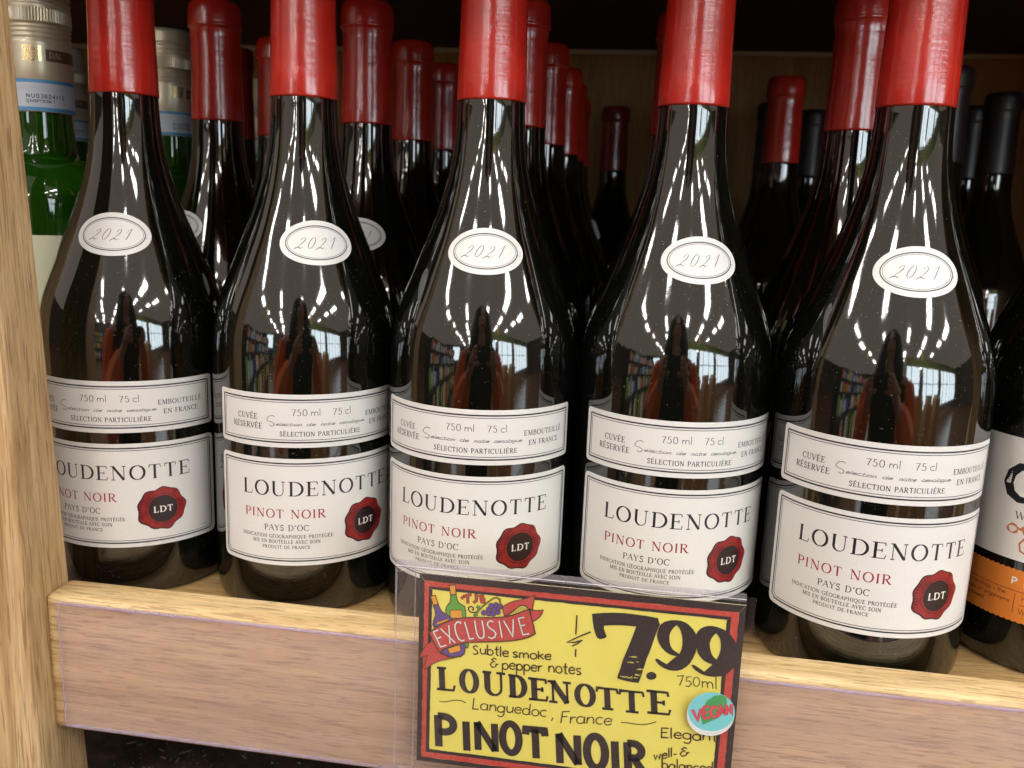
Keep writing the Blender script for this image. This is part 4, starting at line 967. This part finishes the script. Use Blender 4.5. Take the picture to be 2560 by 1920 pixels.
def veg(dx, w, mat, layer):
    for pts in ((1768,905, 1800,970, 1822,900), (1838,958, 1834,892), (1832,892, 1872,886), (1834,925, 1862,920), (1838,960, 1876,952), (1925,895, 1895,888, 1880,920, 1892,948, 1925,945, 1922,922, 1908,922), (1932,945, 1942,882, 1975,938), (1938,922, 1965,918), (1980,938, 1978,878, 2012,930, 2008,872)):
        k.ribbon([J(1888 + (x - 1888) * 0.93, 925 + (y - 925) * 0.95) for x, y in zip(pts[::2], pts[1::2])], w, layer, mat, step=3)
veg(0, 1.15, 4, 4); veg(0, 0.72, 2, 5)
PT(k.build('print', [TEAL, LEAF, PINK, BANDGREY, principled('dark_pink_print', (0.42, 0.05, 0.07), 0.35)], st, FS), st)

# ------------------------------------------------------------------ the shop that lights and mirrors in the glass
def emis(name, col, s):
    m = bpy.data.materials.new(name); m.use_nodes = True; nt = m.node_tree; nt.nodes.clear()
    o = nt.nodes.new('ShaderNodeOutputMaterial'); e = nt.nodes.new('ShaderNodeEmission'); e.inputs[0].default_value = (*col, 1); e.inputs[1].default_value = s
    nt.links.new(e.outputs[0], o.inputs[0]); return m
TUBE = emis('tube_light', (1.0, 0.97, 0.92), 21.0)
WIN = emis('daylight_window_glass', (0.80, 0.93, 1.0), 6.2)
FIX = principled('fixture_metal', (0.5, 0.48, 0.45), 0.5)
LG = 'ceiling strip lights of the shop'
t0 = None
for (x, zz) in ((-2700, 2300), (-900, 2250), (950, 2300), (2350, 2300), (3900, 2300)):
    for yy in (-700, -2100, -3500, -4900, -6300, -7700, -9200, -10600, -12000):
        if (x, yy) in ((-900, -3500), (950, -6300), (2350, -700), (3900, -2100), (-900, -7700), (-2700, -4900)): continue
        x += random.uniform(-120, 120)
        if t0 is None:
            t0 = empty('ceiling_light', (x, yy, zz)); tag(t0, 'long white strip light hanging from the shop ceiling', 'ceiling light', LG)
            r = box('tube', (-115, -400, -50), (115, 400, 0), TUBE, t0); box('housing', (-130, -420, 0), (130, 420, 40), FIX, t0)
        else:
            b = copy_tree(t0); b.location = Vector((x, yy + random.uniform(-260, 260), zz + random.uniform(-60, 120))) * MM; b.scale = (random.uniform(0.65, 1.5), random.uniform(0.55, 1.25), 1)
YS = principled('yellow_board', (0.75, 0.52, 0.05), 0.5); CHN = principled('chain', (0.2, 0.2, 0.2), 0.5)
for i, (x, y, z, lb) in enumerate(((-1700, -3000, 1500, 'yellow hanging sign board on the left of the shop'), (500, -5200, 1650, 'yellow hanging sign board in the middle of the shop'), (1900, -3300, 1600, 'yellow hanging sign board on the right of the shop'))):
    h = empty('hanging_sign', (x, y, z)); tag(h, lb, 'sign', 'yellow boards hanging in the shop')
    box('board', (-60, -12, -260), (60, 12, 260), YS, h, bevel=4)
    for q in (-40, 40): box('chain', (q - 5, -5, 262), (q + 5, 5, 620), CHN, h)
DW = principled('brown_wall_paint', (0.10, 0.075, 0.058), 0.8)
wl = box('wall', (-11500, -13200, -1200), (11500, -13000, 2350), DW); tag(wl, 'dull brown far wall of the shop', 'wall')
wl = box('wall', (-11700, -13000, -1200), (-11500, 1500, 2350), DW); tag(wl, 'dull brown left side wall of the shop', 'wall')
wl = box('wall', (11500, -13000, -1200), (11700, 1500, 2350), DW); tag(wl, 'dull brown right side wall of the shop', 'wall')
floor = box('floor', (-11500, -13000, -1250), (11500, 1500, -1200), principled('brown_shop_floor', (0.22, 0.12, 0.075), 0.25), None); tag(floor, kind='structure')
wg = 'shop windows'
for i, (x0, x1) in enumerate(((1100, 2300), (2700, 4800), (5300, 9500))):
    w = empty('shop_window', (x0, -4800, -200)); tag(w, 'tall bright daylight window at the far side of the shop', 'window', wg)
    box('pane', (0, 0, -400), (x1 - x0, 20, 1650), WIN, w); box('frame', (-90, -20, -500), (-5, 40, 1600), FIX, w)
    nm = int((x1 - x0) / 420)
    for q in range(1, nm + 1):
        if q % 2: box('mullion', (q * 420 - 25, 24, -400), (q * 420 + 25, 60, 1650), FIX, w)
    box('transom', (0, 62, 700), (x1 - x0, 90, 750), FIX, w)
    box('lintel', (-90, 45, 1650), (x1 - x0 + 300, 120, 2150), principled('green_signboard', (0.22, 0.26, 0.07), 0.6), w)
for i in range(4):
    g = empty('wooden_display', (700 + i * 850, -3700, -1200)); tag(g, ('leftmost of the wooden display stands before the shop windows', 'second wooden display stand from the left before the shop windows', 'third wooden display stand from the left before the shop windows', 'rightmost wooden display stand before the shop windows')[i], 'display', 'wooden stands in the shop')
    box('stand', (0, 0, 0), (500, 500, 900 + 160 * (i % 2)), principled('stand_wood', (0.45, 0.24, 0.09), 0.6), g); box('goods', (60, 60, 905 + 160 * (i % 2)), (440, 440, 1200), principled('boxed_goods', random.choice([(0.5, 0.3, 0.1), (0.6, 0.55, 0.4), (0.4, 0.1, 0.06)]), 0.6), g)
# left gondola with goods
w = empty('shop_window', (-4600, -9500, 400)); tag(w, 'small bright window far off on the left side of the shop', 'window', wg)
box('pane', (0, 0, -300), (1500, 20, 1100), WIN, w); box('frame', (-90, -20, -400), (-5, 40, 1200), FIX, w)
go = empty('shop_gondola', (-3400, -3600, -1200)); tag(go, 'tall shelves of colourful goods on the left side of the shop', 'shelf')
box('carcass', (-200, -2500, 0), (700, 1700, 1950), principled('dark_gondola', (0.03, 0.028, 0.025), 0.7), go)
cols = [(0.6, 0.45, 0.06), (0.5, 0.06, 0.05), (0.08, 0.12, 0.5), (0.65, 0.62, 0.55), (0.2, 0.4, 0.06), (0.7, 0.3, 0.05), (0.04, 0.04, 0.05), (0.7, 0.7, 0.66), (0.3, 0.5, 0.55)]
gm = [principled('goods_colour', c, 0.4) for c in cols]
for r_ in range(4):
    y = -2500
    while y < 1600:
        w_ = random.uniform(90, 260); h = random.uniform(220, 400)
        box('packet', (702, y, 150 + r_ * 460), (760, y + w_ - 12, 150 + r_ * 460 + h), random.choice(gm), go); y += w_
gb2 = empty('back_shelves', (-2600, -8200, -1200)); tag(gb2, 'far shelves of bottles and packets at the back of the shop', 'shelf')
box('carcass', (0, -400, 0), (3400, 0, 1900), principled('dark_shelving', (0.05, 0.045, 0.04), 0.7), gb2)
for r_ in range(4):
    x = 0
    while x < 3300:
        w_ = random.uniform(80, 200); h = random.uniform(220, 380)
        box('packet', (x, 2, 120 + r_ * 450), (x + w_ - 15, 60, 120 + r_ * 450 + h), random.choice(gm), gb2); x += w_

# ------------------------------------------------------------------ photographer, mirrored in the bottles
ph = empty('phone'); tag(ph, 'black phone held up by the photographer', 'phone')
ph.matrix_world = Matrix.Translation(CAM + ROT @ Vector((0, 0, 0.006))) @ ROT.to_4x4()
box('case', (-78, -70, 2), (72, 6, 11), principled('phone_black', (0.01, 0.01, 0.011), 0.3), ph, bevel=2)
def skin(name, nodes, edges, mat, parent, sub=1):
    me = bpy.data.meshes.new(name); me.from_pydata([Vector(n[:3]) * MM for n in nodes], edges, []); me.update()
    o = link(bpy.data.objects.new(name, me), parent); o.modifiers.new('skin', 'SKIN')
    for i, n in enumerate(nodes): me.skin_vertices[0].data[i].radius = (n[3] * MM, (n[4] if len(n) > 4 else n[3]) * MM)
    me.skin_vertices[0].data[0].use_root = True
    s = o.modifiers.new('sub', 'SUBSURF'); s.levels = sub; s.render_levels = sub
    me.materials.append(mat)
    return o
per = empty('person', (225, -640, -1200)); tag(per, 'photographer in dark jacket with orange red sleeves holding up a phone', 'person')
SK = principled('skin', (0.60, 0.36, 0.30), 0.5, Subsurface_Weight=0.0)
JK = principled('dark_jacket', (0.014, 0.010, 0.012), 0.8); SL = principled('orange_sleeve', (0.90, 0.19, 0.05), 0.7); TR = principled('dark_trousers', (0.010, 0.012, 0.02), 0.8)
HR = principled('dark_hair', (0.015, 0.010, 0.008), 0.5)
nod = [(0, 0, 900, 130, 90), (0, 0, 1100, 140, 95), (0, 10, 1330, 165, 100), (0, 5, 1450, 70, 60), (0, -5, 1530, 52, 55), (0, 15, 1600, 72, 88), (0, 20, 1680, 76, 95), (0, 5, 1745, 55, 70),
       (-95, 0, 870, 85), (-110, 20, 480, 58), (-115, 0, 90, 42), (-118, 110, 40, 34), (95, 0, 870, 85), (110, 20, 480, 58), (115, 0, 90, 42), (118, 110, 40, 34)]
edg = [(0, 1), (1, 2), (2, 3), (3, 4), (4, 5), (5, 6), (6, 7), (0, 8), (8, 9), (9, 10), (10, 11), (0, 12), (12, 13), (13, 14), (14, 15)]
for s in (-1, 1):
    i = len(nod); wx, wy, wz = s * 96 - 6, 252, 1296
    nod += [(s * 190, 5, 1400, 58), (s * 285, 60, 1150, 42), (s * 150, 185, 1235, 30), (wx, wy, wz, 27, 16), (s * 76 - 8, 286, 1352, 46, 22)]
    edg += [(2, i), (i, i + 1), (i + 1, i + 2), (i + 2, i + 3), (i + 3, i + 4)]
    hx, hy, hz = nod[i + 4][:3]
    for f_, (dz, ln_) in enumerate(((26, 0.9), (9, 1.0), (-8, 0.95), (-24, 0.78))):
        j = len(nod)
        nod += [(hx - s * 6, hy + 24, hz + dz * 1.2, 10.5), (hx - s * 22, hy + 32 * ln_, hz + dz * 1.2 + 3, 10), (hx - s * 34 * ln_, hy + 26, hz + dz * 1.2 + 4, 9)]
        edg += [(i + 4, j), (j, j + 1), (j + 1, j + 2)]
    j = len(nod); nod += [(hx - s * 8, hy - 12, hz - 26, 11), (hx - s * 32, hy - 2, hz - 34, 9.5), (hx - s * 48, hy + 6, hz - 24, 8.5)]; edg += [(i + 3, j), (j, j + 1), (j + 1, j + 2)]
body = skin('body', nod, edg, SK, per)
skin('jacket', [(0, 0, 850, 165, 125), (0, 0, 1100, 160, 118), (0, 8, 1330, 188, 125), (0, 5, 1420, 95, 80), (-190, 5, 1395, 72), (190, 5, 1395, 72)], [(0, 1), (1, 2), (2, 3), (2, 4), (2, 5)], JK, per)
for s in (-1, 1):
    skin('sleeve', [(s * 195, 5, 1405, 74), (s * 290, 60, 1150, 64), (s * 158, 178, 1228, 52), (s * 122, 222, 1268, 44)], [(0, 1), (1, 2), (2, 3)], SL, per)
    skin('trouser_leg', [(s * 95, 0, 880, 108), (s * 110, 20, 480, 78), (s * 115, 0, 120, 62)], [(0, 1), (1, 2)], TR, per)
    skin('shoe', [(s * 115, 0, 60, 50), (s * 118, 120, 38, 38)], [(0, 1)], JK, per)
skin('hair', [(0, -30, 1600, 86, 70), (0, -8, 1700, 112, 102), (0, -10, 1775, 88, 84), (-82, 40, 1640, 46), (-96, 62, 1500, 56), (-98, 84, 1370, 48), (82, 40, 1640, 46), (96, 62, 1500, 56), (98, 84, 1370, 48)], [(0, 1), (1, 2), (1, 3), (3, 4), (4, 5), (1, 6), (6, 7), (7, 8)], HR, per)
box('nose', (-9, 98, 1618), (9, 122, 1650), SK, per, bevel=4); box('mouth', (-24, 94, 1588), (24, 102, 1596), principled('lips', (0.35, 0.09, 0.08), 0.5), per, bevel=2)
for s in (-1, 1):
    box('eye', (s * 30 - 13, 92, 1660), (s * 30 + 13, 104, 1672), principled('eye', (0.05, 0.04, 0.04), 0.2), per, bevel=4); box('ear', (s * 78 - 7, -5, 1625), (s * 78 + 7, 30, 1680), SK, per, bevel=5)
